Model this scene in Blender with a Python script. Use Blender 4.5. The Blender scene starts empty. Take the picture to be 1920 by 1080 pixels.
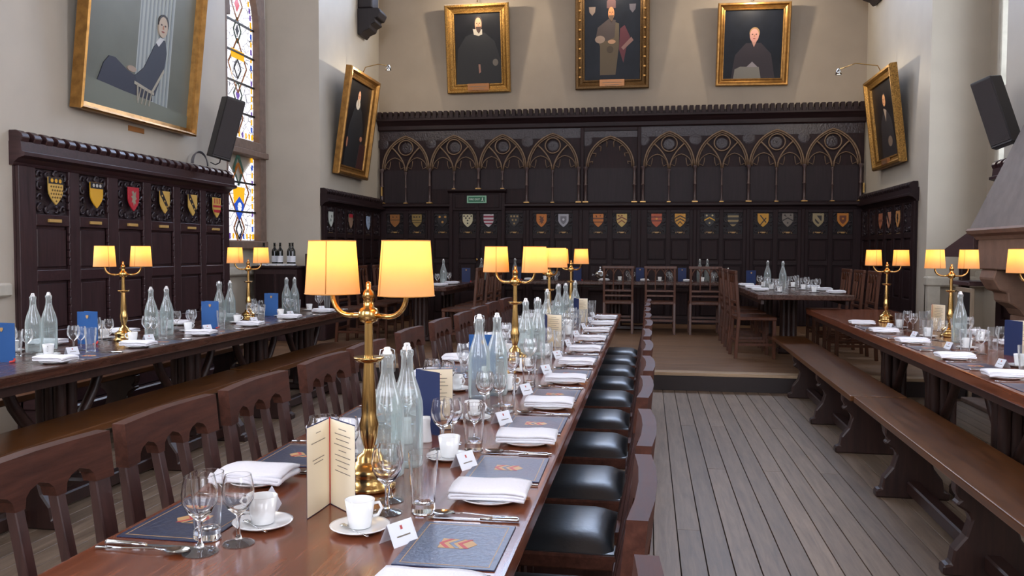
import bpy, bmesh, math, random
from mathutils import Vector, Matrix, Euler
random.seed(7)
PI = math.pi
SC = bpy.context.scene
COL = SC.collection
# ------------------------------------------------------------------ camera, world, exposure
YAW, PITCH, ROLL, CAMZ = 0.1602, 0.0434, 0.004, 1.34
cam_d = bpy.data.cameras.new('camera'); cam = bpy.data.objects.new('camera', cam_d); COL.objects.link(cam)
cam_d.sensor_width = 36.0; cam_d.lens = 1580 / 1920 * 36.0; cam_d.clip_start = 0.05; cam_d.clip_end = 200
_f = Vector((-math.sin(YAW) * math.cos(PITCH), math.cos(YAW) * math.cos(PITCH), -math.sin(PITCH)))
_r = Vector((math.cos(YAW), math.sin(YAW), 0)); _u = _r.cross(_f)
_r2 = _r * math.cos(ROLL) + _u * math.sin(ROLL); _u2 = _u * math.cos(ROLL) - _r * math.sin(ROLL)
_m = Matrix((_r2, _u2, -_f)).transposed().to_4x4(); _m.translation = Vector((0, 0, CAMZ)); cam.matrix_world = _m
SC.camera = cam
w = bpy.data.worlds.new('world'); SC.world = w; w.use_nodes = True
w.node_tree.nodes['Background'].inputs[0].default_value = (0.75, 0.85, 1.0, 1); w.node_tree.nodes['Background'].inputs[1].default_value = 1.0
SC.view_settings.view_transform = 'Standard'; SC.view_settings.look = 'None'; SC.view_settings.gamma = 1.0
SC.view_settings.use_curve_mapping = False
SC.view_settings.exposure = 0.22
DAY = 9.0          # strength of daylight coming through the clear windows
SC.cycles.transparent_max_bounces = 24; SC.cycles.max_bounces = 14; SC.cycles.use_adaptive_sampling = True; SC.cycles.adaptive_threshold = 0.05
SC.cycles.diffuse_bounces = 4; SC.cycles.glossy_bounces = 8; SC.cycles.transmission_bounces = 12
SC.cycles.caustics_reflective = False; SC.cycles.caustics_refractive = True; SC.cycles.blur_glossy = 1.0
SC.cycles.sample_clamp_indirect = 4.0
# room
XL, XR, YB, YF, ZC = -4.55, 3.31, 13.9, -6.0, 8.2
DAIS_Y, DAIS_Z = 8.28, 0.175

# ------------------------------------------------------------------ helpers
def lin(c):
    return tuple((v / 12.92 if v <= 0.04045 else ((v + 0.055) / 1.055) ** 2.4) for v in (x / 255.0 for x in c))
class MB:
    def __init__(s): s.v = []; s.f = []; s.s = []
    def add(s, vs, fs, smooth=False, mat=None):
        o = len(s.v)
        for p in vs: s.v.append(tuple(mat @ Vector(p)) if mat else tuple(p))
        for f in fs: s.f.append([i + o for i in f]); s.s.append(smooth)
        return s
    def box(s, x0, x1, y0, y1, z0, z1, mat=None):
        return s.add([(x0,y0,z0),(x1,y0,z0),(x1,y1,z0),(x0,y1,z0),(x0,y0,z1),(x1,y0,z1),(x1,y1,z1),(x0,y1,z1)],
              [(0,3,2,1),(4,5,6,7),(0,1,5,4),(1,2,6,5),(2,3,7,6),(3,0,4,7)], False, mat)
    def prism(s, poly, ax, a0, a1, smooth=False, mat=None):
        # poly: 2D points; ax 'x': (y,z); 'y': (x,z); 'z': (x,y)
        def P(p, a): return {'x': (a, p[0], p[1]), 'y': (p[0], a, p[1]), 'z': (p[0], p[1], a)}[ax]
        n = len(poly); vs = [P(p, a0) for p in poly] + [P(p, a1) for p in poly]
        o = len(s.v); s.add(vs, [list(range(n))[::-1], list(range(n, 2 * n))], False, mat)
        s.f += [[o + i, o + (i + 1) % n, o + n + (i + 1) % n, o + n + i] for i in range(n)]; s.s += [smooth] * n
        return s
    def lathe(s, prof, n=16, c=(0, 0, 0), mat=None):
        vs = []; fs = []
        for r, z in prof:
            for k in range(n):
                a = 2 * PI * k / n; vs.append((c[0] + r * math.cos(a), c[1] + r * math.sin(a), c[2] + z))
        for i in range(len(prof) - 1):
            for k in range(n):
                a, b = i * n + k, i * n + (k + 1) % n
                fs.append((a, b, b + n, a + n))
        return s.add(vs, fs, True, mat)
    def tube(s, path, r, n=8, closed=False, mat=None, flat=None):
        path = [Vector(p) for p in path]; N = len(path); rs = r if isinstance(r, (list, tuple)) else [r] * N
        vs = []; up = None
        for i, p in enumerate(path):
            if closed: t = path[(i + 1) % N] - path[i - 1]
            else: t = path[min(i + 1, N - 1)] - path[max(i - 1, 0)]
            t.normalize()
            if up is None:
                up = Vector((0, 0, 1)) if abs(t.z) < 0.9 else Vector((1, 0, 0))
            a = t.cross(up); a.normalize(); b = a.cross(t); up = b
            for k in range(n):
                th = 2 * PI * k / n
                vs.append(p + a * rs[i] * math.cos(th) + b * rs[i] * math.sin(th) * (flat or 1))
        fs = []
        for i in range(N if closed else N - 1):
            for k in range(n):
                j = (i + 1) % N
                fs.append((i * n + k, i * n + (k + 1) % n, j * n + (k + 1) % n, j * n + k))
        s.add(vs, fs, True, mat)
        if not closed:
            o = len(s.v) - len(vs)
            s.f += [[o + k for k in range(n)][::-1], [o + (N - 1) * n + k for k in range(n)]]; s.s += [False, False]
        return s
    def mesh(s, name, bevel=0, seg=1, tri=False):
        me = bpy.data.meshes.new(name); me.from_pydata(s.v, [], s.f)
        me.polygons.foreach_set('use_smooth', s.s); 
        bm = bmesh.new(); bm.from_mesh(me)
        bmesh.ops.recalc_face_normals(bm, faces=bm.faces)
        if bevel:
            es = [e for e in bm.edges if len(e.link_faces) == 2 and e.calc_face_angle(0) > 0.5]
            bmesh.ops.bevel(bm, geom=es, offset=bevel, segments=seg, affect='EDGES', profile=0.6, clamp_overlap=True)
        if tri: bmesh.ops.triangulate(bm, faces=bm.faces)
        bm.to_mesh(me); bm.free(); me.update()
        return me
    def build(s, name, mat, parent=None, loc=None, rz=0, bevel=0, seg=1, kind=None):
        return mk(name, s.mesh(name, bevel, seg), mat, parent, loc, rz, kind)
def mk(name, me, mat, parent=None, loc=None, rz=0, kind=None):
    if mat is not None and not me.materials: me.materials.append(mat)
    o = bpy.data.objects.new(name, me); COL.objects.link(o); o.parent = parent
    if loc: o.location = loc
    if rz: o.rotation_euler = (0, 0, rz)
    if kind: o['kind'] = kind
    return o
def BX(name, mat, x0, x1, y0, y1, z0, z1, parent=None, bevel=0, kind=None):
    return MB().box(x0, x1, y0, y1, z0, z1).build(name, mat, parent, bevel=bevel, kind=kind)
def tag(o, label, cat, group=None):
    n = len(label.split())
    if not 4 <= n <= 16: print('LABELLEN', n, label)
    o['label'] = label; o['category'] = cat
    if group: o['group'] = group
    return o
def empty(name, loc=(0, 0, 0), rz=0, label=None, cat=None, group=None, kind=None):
    o = bpy.data.objects.new(name, None); COL.objects.link(o); o.location = loc; o.rotation_euler = (0, 0, rz)
    o.empty_display_size = 0.05
    if label: tag(o, label, cat, group)
    if kind: o['kind'] = kind
    return o
KIDS = {}
def kids(o):
    return [c for c in COL.objects if c.parent == o] if o.name not in KIDS else KIDS[o.name]
def freeze(o):
    def rec(p):
        KIDS[p.name] = [c for c in p.children]
        for c in KIDS[p.name]: rec(c)
    bpy.context.view_layer.update(); rec(o); return o
def copy_tree(o, parent=None):
    c = o.copy(); COL.objects.link(c); c.parent = parent
    for k in KIDS.get(o.name, []): copy_tree(k, c)
    return c
USED = set()
def place(proto, loc, rz, label, cat, group=None):
    if proto.name not in USED: USED.add(proto.name); o = proto
    else: o = copy_tree(proto)
    o.location = loc; o.rotation_euler = (0, 0, rz); tag(o, label, cat, group)
    return o
ORD = ['first','second','third','fourth','fifth','sixth','seventh','eighth','ninth','tenth','eleventh','twelfth','thirteenth']
def arc(cx, cz, r, a0, a1, n=10):
    return [(cx + r * math.cos(math.radians(a0 + (a1 - a0) * i / n)), cz + r * math.sin(math.radians(a0 + (a1 - a0) * i / n))) for i in range(n + 1)]
def ell(cx, cy, rx, ry, n=18):
    return [(cx + rx * math.cos(2 * PI * i / n), cy + ry * math.sin(2 * PI * i / n)) for i in range(n)]
def pointed(x0, x1, z0, rise, n=8):
    # pointed arch from (x0,z0) to (x1,z0)
    a = (x1 - x0) / 2; h = max(rise, a * 1.0001); R = (a * a + h * h) / (2 * a)
    th = math.degrees(math.atan2(h, R - a)) if R > a else 90
    L = arc(x0 + R, z0, R, 180, 180 - th, n); Rr = arc(x1 - R, z0, R, th, 0, n)
    return L + Rr[1:]

# ------------------------------------------------------------------ materials
MATS = {}
def newmat(name):
    m = bpy.data.materials.new(name); m.use_nodes = True; nt = m.node_tree
    return m, nt, nt.nodes['Principled BSDF']
def pset(b, **k):
    for n, v in k.items():
        b.inputs[n.replace('_', ' ')].default_value = v
def plain(name, col, rough=0.5, metal=0.0, spec=0.5, noise=0.0, bump=0.0, scale=30, coat=0.0):
    if name in MATS: return MATS[name]
    m, nt, b = newmat(name); c = lin(col) + (1,)
    pset(b, Base_Color=c, Roughness=rough, Metallic=metal, Coat_Weight=coat); b.inputs['Specular IOR Level'].default_value = spec
    if noise or bump:
        tc = nt.nodes.new('ShaderNodeTexCoord'); n = nt.nodes.new('ShaderNodeTexNoise'); n.inputs['Scale'].default_value = scale; n.inputs['Detail'].default_value = 6
        nt.links.new(tc.outputs['Object'], n.inputs['Vector'])
        if noise:
            r = nt.nodes.new('ShaderNodeValToRGB'); r.color_ramp.elements[0].position = 0.3; r.color_ramp.elements[1].position = 0.7
            r.color_ramp.elements[0].color = tuple(x * (1 - noise) for x in c[:3]) + (1,); r.color_ramp.elements[1].color = tuple(min(1, x * (1 + noise)) for x in c[:3]) + (1,)
            nt.links.new(n.outputs['Fac'], r.inputs[0]); nt.links.new(r.outputs[0], b.inputs['Base Color'])
        if bump:
            bp = nt.nodes.new('ShaderNodeBump'); bp.inputs['Strength'].default_value = bump; bp.inputs['Distance'].default_value = 0.01
            nt.links.new(n.outputs['Fac'], bp.inputs['Height']); nt.links.new(bp.outputs[0], b.inputs['Normal'])
    MATS[name] = m; return m
def wood(name, c0, c1, axis='y', rough=0.35, scale=6.0, rnd=0.0, bump=0.08, coat=0.0, spec=0.5):
    m, nt, b = newmat(name); L = nt.links.new
    tc = nt.nodes.new('ShaderNodeTexCoord'); mp = nt.nodes.new('ShaderNodeMapping')
    mp.inputs['Scale'].default_value = {'x': (0.6, 8, 8), 'y': (8, 0.6, 8), 'z': (8, 8, 0.6)}[axis]
    L(tc.outputs['Object'], mp.inputs['Vector'])
    src = mp.outputs[0]
    if rnd:
        oi = nt.nodes.new('ShaderNodeObjectInfo'); va = nt.nodes.new('ShaderNodeVectorMath'); va.operation = 'ADD'
        ml = nt.nodes.new('ShaderNodeMath'); ml.operation = 'MULTIPLY'; ml.inputs[1].default_value = 50
        L(oi.outputs['Random'], ml.inputs[0]); L(mp.outputs[0], va.inputs[0]); L(ml.outputs[0], va.inputs[1]); src = va.outputs[0]
    n = nt.nodes.new('ShaderNodeTexNoise'); n.inputs['Scale'].default_value = scale; n.inputs['Detail'].default_value = 8; n.inputs['Roughness'].default_value = 0.65; n.inputs['Distortion'].default_value = 0.4
    L(src, n.inputs['Vector'])
    r = nt.nodes.new('ShaderNodeValToRGB'); r.color_ramp.elements[0].position = 0.28; r.color_ramp.elements[1].position = 0.72
    r.color_ramp.elements[0].color = lin(c0) + (1,); r.color_ramp.elements[1].color = lin(c1) + (1,)
    L(n.outputs['Fac'], r.inputs[0]); out = r.outputs[0]
    if rnd:
        hs = nt.nodes.new('ShaderNodeHueSaturation'); mr = nt.nodes.new('ShaderNodeMapRange')
        mr.inputs['To Min'].default_value = 1 - rnd; mr.inputs['To Max'].default_value = 1 + rnd
        L(oi.outputs['Random'], mr.inputs['Value']); L(mr.outputs[0], hs.inputs['Value']); L(out, hs.inputs['Color']); out = hs.outputs[0]
    L(out, b.inputs['Base Color'])
    mr2 = nt.nodes.new('ShaderNodeMapRange'); mr2.inputs['To Min'].default_value = rough - 0.07; mr2.inputs['To Max'].default_value = rough + 0.1
    L(n.outputs['Fac'], mr2.inputs['Value']); L(mr2.outputs[0], b.inputs['Roughness'])
    bp = nt.nodes.new('ShaderNodeBump'); bp.inputs['Strength'].default_value = bump; bp.inputs['Distance'].default_value = 0.004
    L(n.outputs['Fac'], bp.inputs['Height']); L(bp.outputs[0], b.inputs['Normal'])
    pset(b, Coat_Weight=coat, Coat_Roughness=0.15); b.inputs['Specular IOR Level'].default_value = spec
    MATS[name] = m; return m
def emis(name, col, strength):
    m, nt, b = newmat(name); c = lin(col) + (1,)
    pset(b, Base_Color=(0.02, 0.02, 0.02, 1), Emission_Color=c, Emission_Strength=strength, Roughness=0.2); MATS[name] = m; return m
def thin_glass(name, tint=(0.93, 0.96, 0.97), blend=0.25, milk=0.0, rough=0.02, milkcol=(0.6, 0.68, 0.7), gmax=0.45, edge=0.3, solid=0.0):
    m = bpy.data.materials.new(name); m.use_nodes = True; nt = m.node_tree; nt.nodes.clear(); L = nt.links.new
    out = nt.nodes.new('ShaderNodeOutputMaterial'); tr = nt.nodes.new('ShaderNodeBsdfTransparent'); tr.inputs[0].default_value = tint + (1,)
    gl = nt.nodes.new('ShaderNodeBsdfGlossy'); gl.inputs['Roughness'].default_value = rough; gl.inputs[0].default_value = (1, 1, 1, 1)
    lw = nt.nodes.new('ShaderNodeLayerWeight'); lw.inputs['Blend'].default_value = blend
    mx = nt.nodes.new('ShaderNodeMixShader'); base = tr.outputs[0]
    if milk:
        df = nt.nodes.new('ShaderNodeBsdfDiffuse'); df.inputs[0].default_value = milkcol + (1,)
        ts = nt.nodes.new('ShaderNodeBsdfTranslucent'); ts.inputs[0].default_value = milkcol + (1,)
        m1 = nt.nodes.new('ShaderNodeMixShader'); m1.inputs[0].default_value = 0.5; L(df.outputs[0], m1.inputs[1]); L(ts.outputs[0], m1.inputs[2])
        m2 = nt.nodes.new('ShaderNodeMixShader'); m2.inputs[0].default_value = milk; L(tr.outputs[0], m2.inputs[1]); L(m1.outputs[0], m2.inputs[2]); base = m2.outputs[0]
    mr = nt.nodes.new('ShaderNodeMapRange'); mr.inputs['To Min'].default_value = 0.04; mr.inputs['To Max'].default_value = gmax; L(lw.outputs['Fresnel'], mr.inputs['Value'])
    if milk:
        mr2 = nt.nodes.new('ShaderNodeMapRange'); mr2.inputs['To Min'].default_value = milk; mr2.inputs['To Max'].default_value = min(1, milk + edge); L(lw.outputs['Fresnel'], mr2.inputs['Value']); L(mr2.outputs[0], m2.inputs[0])
    if solid:
        rf = nt.nodes.new('ShaderNodeBsdfGlass'); rf.inputs['IOR'].default_value = 1.45; rf.inputs['Roughness'].default_value = 0.0
        m3 = nt.nodes.new('ShaderNodeMixShader'); m3.inputs[0].default_value = solid; L(base, m3.inputs[1]); L(rf.outputs[0], m3.inputs[2]); base = m3.outputs[0]
    L(mr.outputs[0], mx.inputs[0]); L(base, mx.inputs[1]); L(gl.outputs[0], mx.inputs[2]); L(mx.outputs[0], out.inputs[0])
    MATS[name] = m; return m
def shade_mat():
    m = bpy.data.materials.new('lampshade_fabric'); m.use_nodes = True; nt = m.node_tree; nt.nodes.clear(); L = nt.links.new
    out = nt.nodes.new('ShaderNodeOutputMaterial'); df = nt.nodes.new('ShaderNodeBsdfDiffuse'); ts = nt.nodes.new('ShaderNodeBsdfTranslucent')
    df.inputs[0].default_value = lin((250, 214, 160)) + (1,); ts.inputs[0].default_value = lin((255, 184, 88)) + (1,)
    mx = nt.nodes.new('ShaderNodeMixShader'); mx.inputs[0].default_value = 0.6; L(df.outputs[0], mx.inputs[1]); L(ts.outputs[0], mx.inputs[2]); L(mx.outputs[0], out.inputs[0])
    return m
PANEL = wood('dark_panel_oak', (38, 22, 24), (66, 42, 44), 'z', 0.38, 5)
PANEL_Y = wood('dark_panel_oak_rail', (40, 23, 25), (68, 43, 45), 'y', 0.34, 5)
PANEL_X = wood('dark_screen_oak_rail', (28, 17, 19), (48, 31, 33), 'x', 0.5, 5, spec=0.25)
SCREEN = wood('dark_screen_oak', (28, 16, 18), (48, 30, 32), 'z', 0.52, 5, spec=0.22)
CARVED = plain('carved_oak', (46, 34, 38), 0.35, noise=0.35, bump=0.6, scale=45)
TABLE = wood('polished_table_mahogany', (92, 44, 24), (132, 72, 44), 'y', 0.2, 5, coat=0.3)
TABLE_D = wood('dark_table_oak', (50, 28, 22), (84, 50, 36), 'y', 0.26, 5, coat=0.3)
LEGW = wood('dark_leg_oak', (34, 20, 18), (62, 38, 32), 'z', 0.4, 5)
BENCH = wood('worn_bench_oak', (66, 37, 15), (112, 68, 32), 'y', 0.3, 5, spec=0.5)
CHAIRW = wood('chair_mahogany', (50, 27, 21), (84, 50, 39), 'y', 0.5, 6, spec=0.14)
CHAIRV = wood('chair_mahogany_post', (42, 24, 22), (70, 42, 38), 'z', 0.35, 6)
CHAIRB = wood('brown_oak_chair', (62, 34, 22), (102, 60, 40), 'z', 0.35, 6)
FLOORW = wood('worn_floor_board', (98, 82, 68), (146, 126, 107), 'y', 0.45, 4, rnd=0.16, bump=0.15)
DAISW = wood('dais_board', (98, 70, 50), (146, 114, 86), 'x', 0.36, 4, rnd=0.14, bump=0.12)
GAP = plain('floor_gap', (26, 20, 18), 0.9)
LEATHER = plain('black_leather', (27, 30, 34), 0.38, spec=1.0, coat=0.35, noise=0.2, bump=0.1, scale=60)
LEATHER.node_tree.nodes['Principled BSDF'].inputs['Coat Roughness'].default_value = 0.32
CREAM = plain('cream_plaster', (190, 181, 166), 0.55, noise=0.04, bump=0.05, scale=3)
BACKP = plain('warm_grey_plaster', (162, 148, 131), 0.6, noise=0.04, bump=0.05, scale=3)
GREENP = plain('pale_green_grey_plaster', (184, 188, 180), 0.4, noise=0.03, bump=0.04, scale=3)
STONE = plain('stone_surround', (122, 100, 86), 0.7, noise=0.15, bump=0.2, scale=14)
STONEP = plain('pale_stone', (190, 184, 170), 0.6, noise=0.08, bump=0.15, scale=14)
STONEB = plain('brown_stone', (132, 102, 84), 0.65, noise=0.15, bump=0.2, scale=10)
BRASS = plain('polished_brass', (204, 166, 104), 0.2, 1.0)
GOLD = plain('gilt_frame', (150, 112, 56), 0.42, 0.75, noise=0.55, bump=0.9, scale=60)
GOLDS = plain('smooth_gilt', (156, 114, 60), 0.36, 0.8, noise=0.3, bump=0.15, scale=16)
GOLDD = plain('dark_gilt', (96, 70, 38), 0.4, 0.7, noise=0.4, bump=0.5, scale=60)
SILVER = plain('polished_steel', (205, 208, 210), 0.12, 1.0)
CHINA = plain('white_china', (235, 236, 236), 0.12, coat=0.5)
LINEN = plain('white_linen', (238, 238, 244), 0.85, noise=0.02, bump=0.15, scale=200)
PAPER = plain('white_card', (232, 236, 244), 0.7)
CREAMP = plain('cream_page', (236, 224, 198), 0.7)
INK = plain('grey_ink', (120, 112, 100), 0.8)
NAVY = plain('navy_leatherette', (40, 50, 78), 0.3, noise=0.1, bump=0.1, scale=120)
BLUEC = plain('blue_cover', (30, 86, 150), 0.5)
NAVYC = plain('navy_cover', (24, 42, 88), 0.5)
REDR = plain('red_ribbon', (190, 50, 40), 0.6)
TAN = plain('tan_print', (190, 150, 96), 0.5)
REDP = plain('red_print', (178, 62, 58), 0.5)
GLASSB = plain('dark_wine_glass', (18, 22, 18), 0.08, coat=0.5)
BLACK = plain('black_plastic', (34, 30, 32), 0.45)
SOOT = plain('soot', (14, 12, 12), 0.95)
LEAD = plain('lead_came', (22, 22, 24), 0.5)
GLASS = thin_glass('clear_glass', (0.985, 0.99, 0.99), 0.25, 0.02, 0.02, (0.9, 0.94, 0.97), 0.6, 0.3)
FROST = thin_glass('misted_bottle_glass', (0.93, 0.96, 0.95), 0.24, 0.30, 0.08, (0.72, 0.77, 0.76))
SHADE = shade_mat()
_g, _nt, _b = newmat('solid_glass'); pset(_b, Base_Color=(1, 1, 1, 1), Roughness=0.0, IOR=1.45, Transmission_Weight=1.0); SOLIDG = _g
FOOTG = thin_glass('foot_glass', (0.97, 0.98, 0.98), 0.3, 0.08, 0.02, (0.9, 0.94, 0.97), 0.7, 0.3)
# ------------------------------------------------------------------ floor and dais
fl = BX('floor', GAP, XL - 1.2, XR + 1.3, YF, DAIS_Y + 0.2, -0.1, -0.012, kind='structure')
joints = (2.9, 4.1, 5.3, 6.6); PW = 0.112
pm = {}
for j in joints:
    for a, b in ((YF, j), (j, DAIS_Y)):
        h = (b - a) / 2 - 0.001
        me = MB().box(-PW / 2 + 0.0022, PW / 2 - 0.0022, -h, h, -0.012, 0).mesh('floor_board', 0.0012); me.materials.append(FLOORW); pm[(a, b)] = me
x = XL - 0.62; last = None
while x < XR + 0.72:
    j = random.choice([q for q in joints if q != last]); last = j
    for a, b in ((YF, j), (j, DAIS_Y)):
        o = mk('floor_board', pm[(a, b)], None, fl, (x, (a + b) / 2, 0))
    x += PW
da = BX('floor_dais', GAP, XL - 0.65, XR + 0.75, DAIS_Y + 0.02, YB, -0.1, DAIS_Z - 0.014, kind='structure')
BX('riser_board', plain('dais_riser', (40, 28, 26), 0.5), XL - 0.65, XR + 0.75, DAIS_Y, DAIS_Y + 0.02, 0.0, DAIS_Z - 0.03, da)
NOSE = wood('dais_nosing', (150, 124, 98), (196, 170, 138), 'x', 0.4, 4)
y = DAIS_Y - 0.015; X0, X1 = XL - 0.64, XR + 0.74; dm = {}
djs = (-2.6, -0.4, 1.15, 2.2); k = 0; last = None
while y < YB - 0.05:
    wd = 0.16 if k == 0 else 0.12
    j = random.choice([q for q in djs if q != last]); last = j
    for a, b in ((X0, j), (j, X1)):
        key = (a, b, wd)
        if key not in dm:
            h = (b - a) / 2 - 0.001
            me = MB().box(-h, h, 0.0015, wd - 0.0015, -0.03 if k == 0 else -0.014, 0).mesh('dais_board', 0.0015); me.materials.append(NOSE if k == 0 else DAISW); dm[key] = me
        mk('dais_board', dm[key], None, da, ((a + b) / 2, y, DAIS_Z))
    y += wd; k += 1

# ------------------------------------------------------------------ walls with splayed window bays
WL = -5.15; WR = 4.01
def wall_side(name, sgn, face, deep, bays):
    m = MB(); outer = deep + sgn * 0.5
    ys = [YF] ; edges = []
    prev = (YF, YF)
    for (a, a2, b2, b) in bays:      # a: pier edge, a2: edge at glass plane, b2, b likewise
        m.prism([(face, prev[0]), (face, a), (deep, a2), (outer, a2), (outer, prev[1]), (deep, prev[1])], 'z', -0.05, ZC)
        m.box(min(deep, outer), max(deep, outer), a2 - 0.01, b2 + 0.01, -0.05, ZC)
        prev = (b, b2)
    m.prism([(face, prev[0]), (face, YB + 0.3), (outer, YB + 0.3), (outer, prev[1]), (deep, prev[1])], 'z', -0.05, ZC)
    return m.build(name, CREAM, kind='structure')
LB = [(-3.6, -3.3, -1.0, -0.7), (1.9, 2.2, 4.8, 5.15), (8.62, 8.75, 10.86, 11.26)]
RB = [(-3.6, -3.3, -1.0, -0.7), (2.6, 2.9, 5.0, 5.3), (8.66, 8.8, 10.97, 10.85)]
wall_side('wall_left', -1, XL, WL, LB)
wall_side('wall_right', 1, XR, WR, RB)
BX('wall_back', BACKP, XL - 0.9, XR + 0.9, YB, YB + 0.3, -0.05, ZC, kind='structure')
BX('wall_front', CREAM, XL - 0.9, XR + 0.9, YF - 0.3, YF, -0.05, ZC, kind='structure')
ce = BX('ceiling', plain('roof_boards', (120, 96, 78), 0.6), XL - 0.9, XR + 0.9, YF - 0.3, YB + 0.3, ZC, ZC + 0.2, kind='structure')

# ------------------------------------------------------------------ windows
CLEARP = emis('daylit_clear_pane', (234, 238, 252), DAY); LEADP = emis('daylit_leaded_pane', (216, 224, 236), DAY * 0.4); HIGHP = emis('daylit_high_pane', (196, 218, 255), DAY * 1.25)
def white_pane():
    m, nt, b = newmat('daylit_white_stained_glass'); L = nt.links.new
    tc = nt.nodes.new('ShaderNodeTexCoord'); v = nt.nodes.new('ShaderNodeTexVoronoi'); v.feature = 'DISTANCE_TO_EDGE'; v.inputs['Scale'].default_value = 9
    L(tc.outputs['Object'], v.inputs['Vector'])
    r = nt.nodes.new('ShaderNodeValToRGB'); r.color_ramp.elements[0].position = 0.015; r.color_ramp.elements[1].position = 0.04
    r.color_ramp.elements[0].color = (0.08, 0.08, 0.1, 1); r.color_ramp.elements[1].color = lin((246, 244, 252)) + (1,)
    L(v.outputs['Distance'], r.inputs[0]); L(r.outputs[0], b.inputs['Emission Color']); b.inputs['Emission Strength'].default_value = 1.15
    b.inputs['Base Color'].default_value = (0.1, 0.1, 0.1, 1); return m
WHITEP = white_pane()
AMBER = emis('daylit_amber_glass', (240, 170, 20), 1.1); BLUEG = emis('daylit_blue_glass', (30, 80, 190), 0.9); REDG = emis('daylit_red_glass', (200, 30, 60), 0.9)
PURP = emis('daylit_violet_glass', (110, 80, 170), 0.9)
BROWNG = emis('daylit_brown_glass', (140, 80, 20), 0.6); GREENG = emis('daylit_green_glass', (50, 80, 70), 0.5)
def strip(m, p, q, wd, x0, x1):
    d = Vector((q[0] - p[0], q[1] - p[1])); d.normalize(); n = Vector((-d.y, d.x)) * wd / 2
    m.prism([(p[0] + n.x, p[1] + n.y), (q[0] + n.x, q[1] + n.y), (q[0] - n.x, q[1] - n.y), (p[0] - n.x, p[1] - n.y)], 'x', x0, x1)
def arch_light(par, y0, y1, z0, z1, rise, sx, stained, bars, pane=None):
    # one light in the plane x = 0 (local), inside faces +x (sx=1) or -x (sx=-1)
    top = pointed(y0, y1, z1, rise, 10) if rise else [(y0, z1), (y1, z1)]
    def topz(y):
        for (a, b) in zip(top, top[1:]):
            if a[0] <= y <= b[0] + 1e-9 and b[0] > a[0]: return a[1] + (b[1] - a[1]) * (y - a[0]) / (b[0] - a[0])
        return z1
    W = y1 - y0; yc = (y0 + y1) / 2; lv = [z0] + bars + [None]
    for i in range(len(lv) - 1):
        for a, b in ((y0, yc), (yc, y1)):
            lo = lv[i]
            if lv[i + 1] is not None: poly = [(a, lo), (b, lo), (b, lv[i + 1]), (a, lv[i + 1])]
            else:
                ts = [p for p in top if a - 1e-6 <= p[0] <= b + 1e-6]
                poly = [(a, lo), (b, lo)] + ts[::-1]
            MB().prism(poly, 'x', 0, sx * 0.008).build('pane', WHITEP if stained else pane, par)
    mbar = MB()
    for z in bars: strip(mbar, (y0, z), (y1, z), 0.022, 0.0, sx * 0.03)
    mbar.build('saddle_bar', LEAD, par)
    if not stained: return
    # border of small coloured squares round the light
    am, bl, rd, ld = MB(), MB(), MB(), MB(); bw = 0.055; path = []
    zz = z0
    while zz < (z1 if rise else z1 - 0.05): path.append((y1 - bw * 0.9, zz + 0.045)); path.append((y0 + bw * 0.9, zz + 0.045)); zz += 0.1
    if rise:
        for p in top[1:-1]: path.append((yc + (p[0] - yc) * 0.88, p[1] - 0.05))
    yy = y0 + 0.05
    while yy < y1 - 0.04:
        path.append((yy + 0.04, z0 + 0.05)); yy += 0.09
    for i, (a, b) in enumerate(path):
        [am, bl, am, rd][(i // 2) % 4 if i % 5 else 0].box(0, sx * 0.011, a - 0.019, a + 0.019, b - 0.034, b + 0.034)
    am.build('amber_border_glass', AMBER, par); bl.build('blue_border_glass', BLUEG, par); rd.build('violet_border_glass', PURP, par)
    return topz
def diamond(par, yc, zc, hy, hz, mat, wd, sx, inner=None):
    m = MB(); P = [(yc, zc + hz), (yc + hy, zc), (yc, zc - hz), (yc - hy, zc)]
    for i in range(4): strip(m, P[i], P[(i + 1) % 4], wd, 0, sx * 0.014)
    m.build('diamond_lead', mat, par)
    if inner: MB().prism([(yc + (p[0] - yc) * 0.45, zc + (p[1] - zc) * 0.45) for p in P], 'x', 0, sx * 0.013).build('diamond_pane', inner, par)
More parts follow.
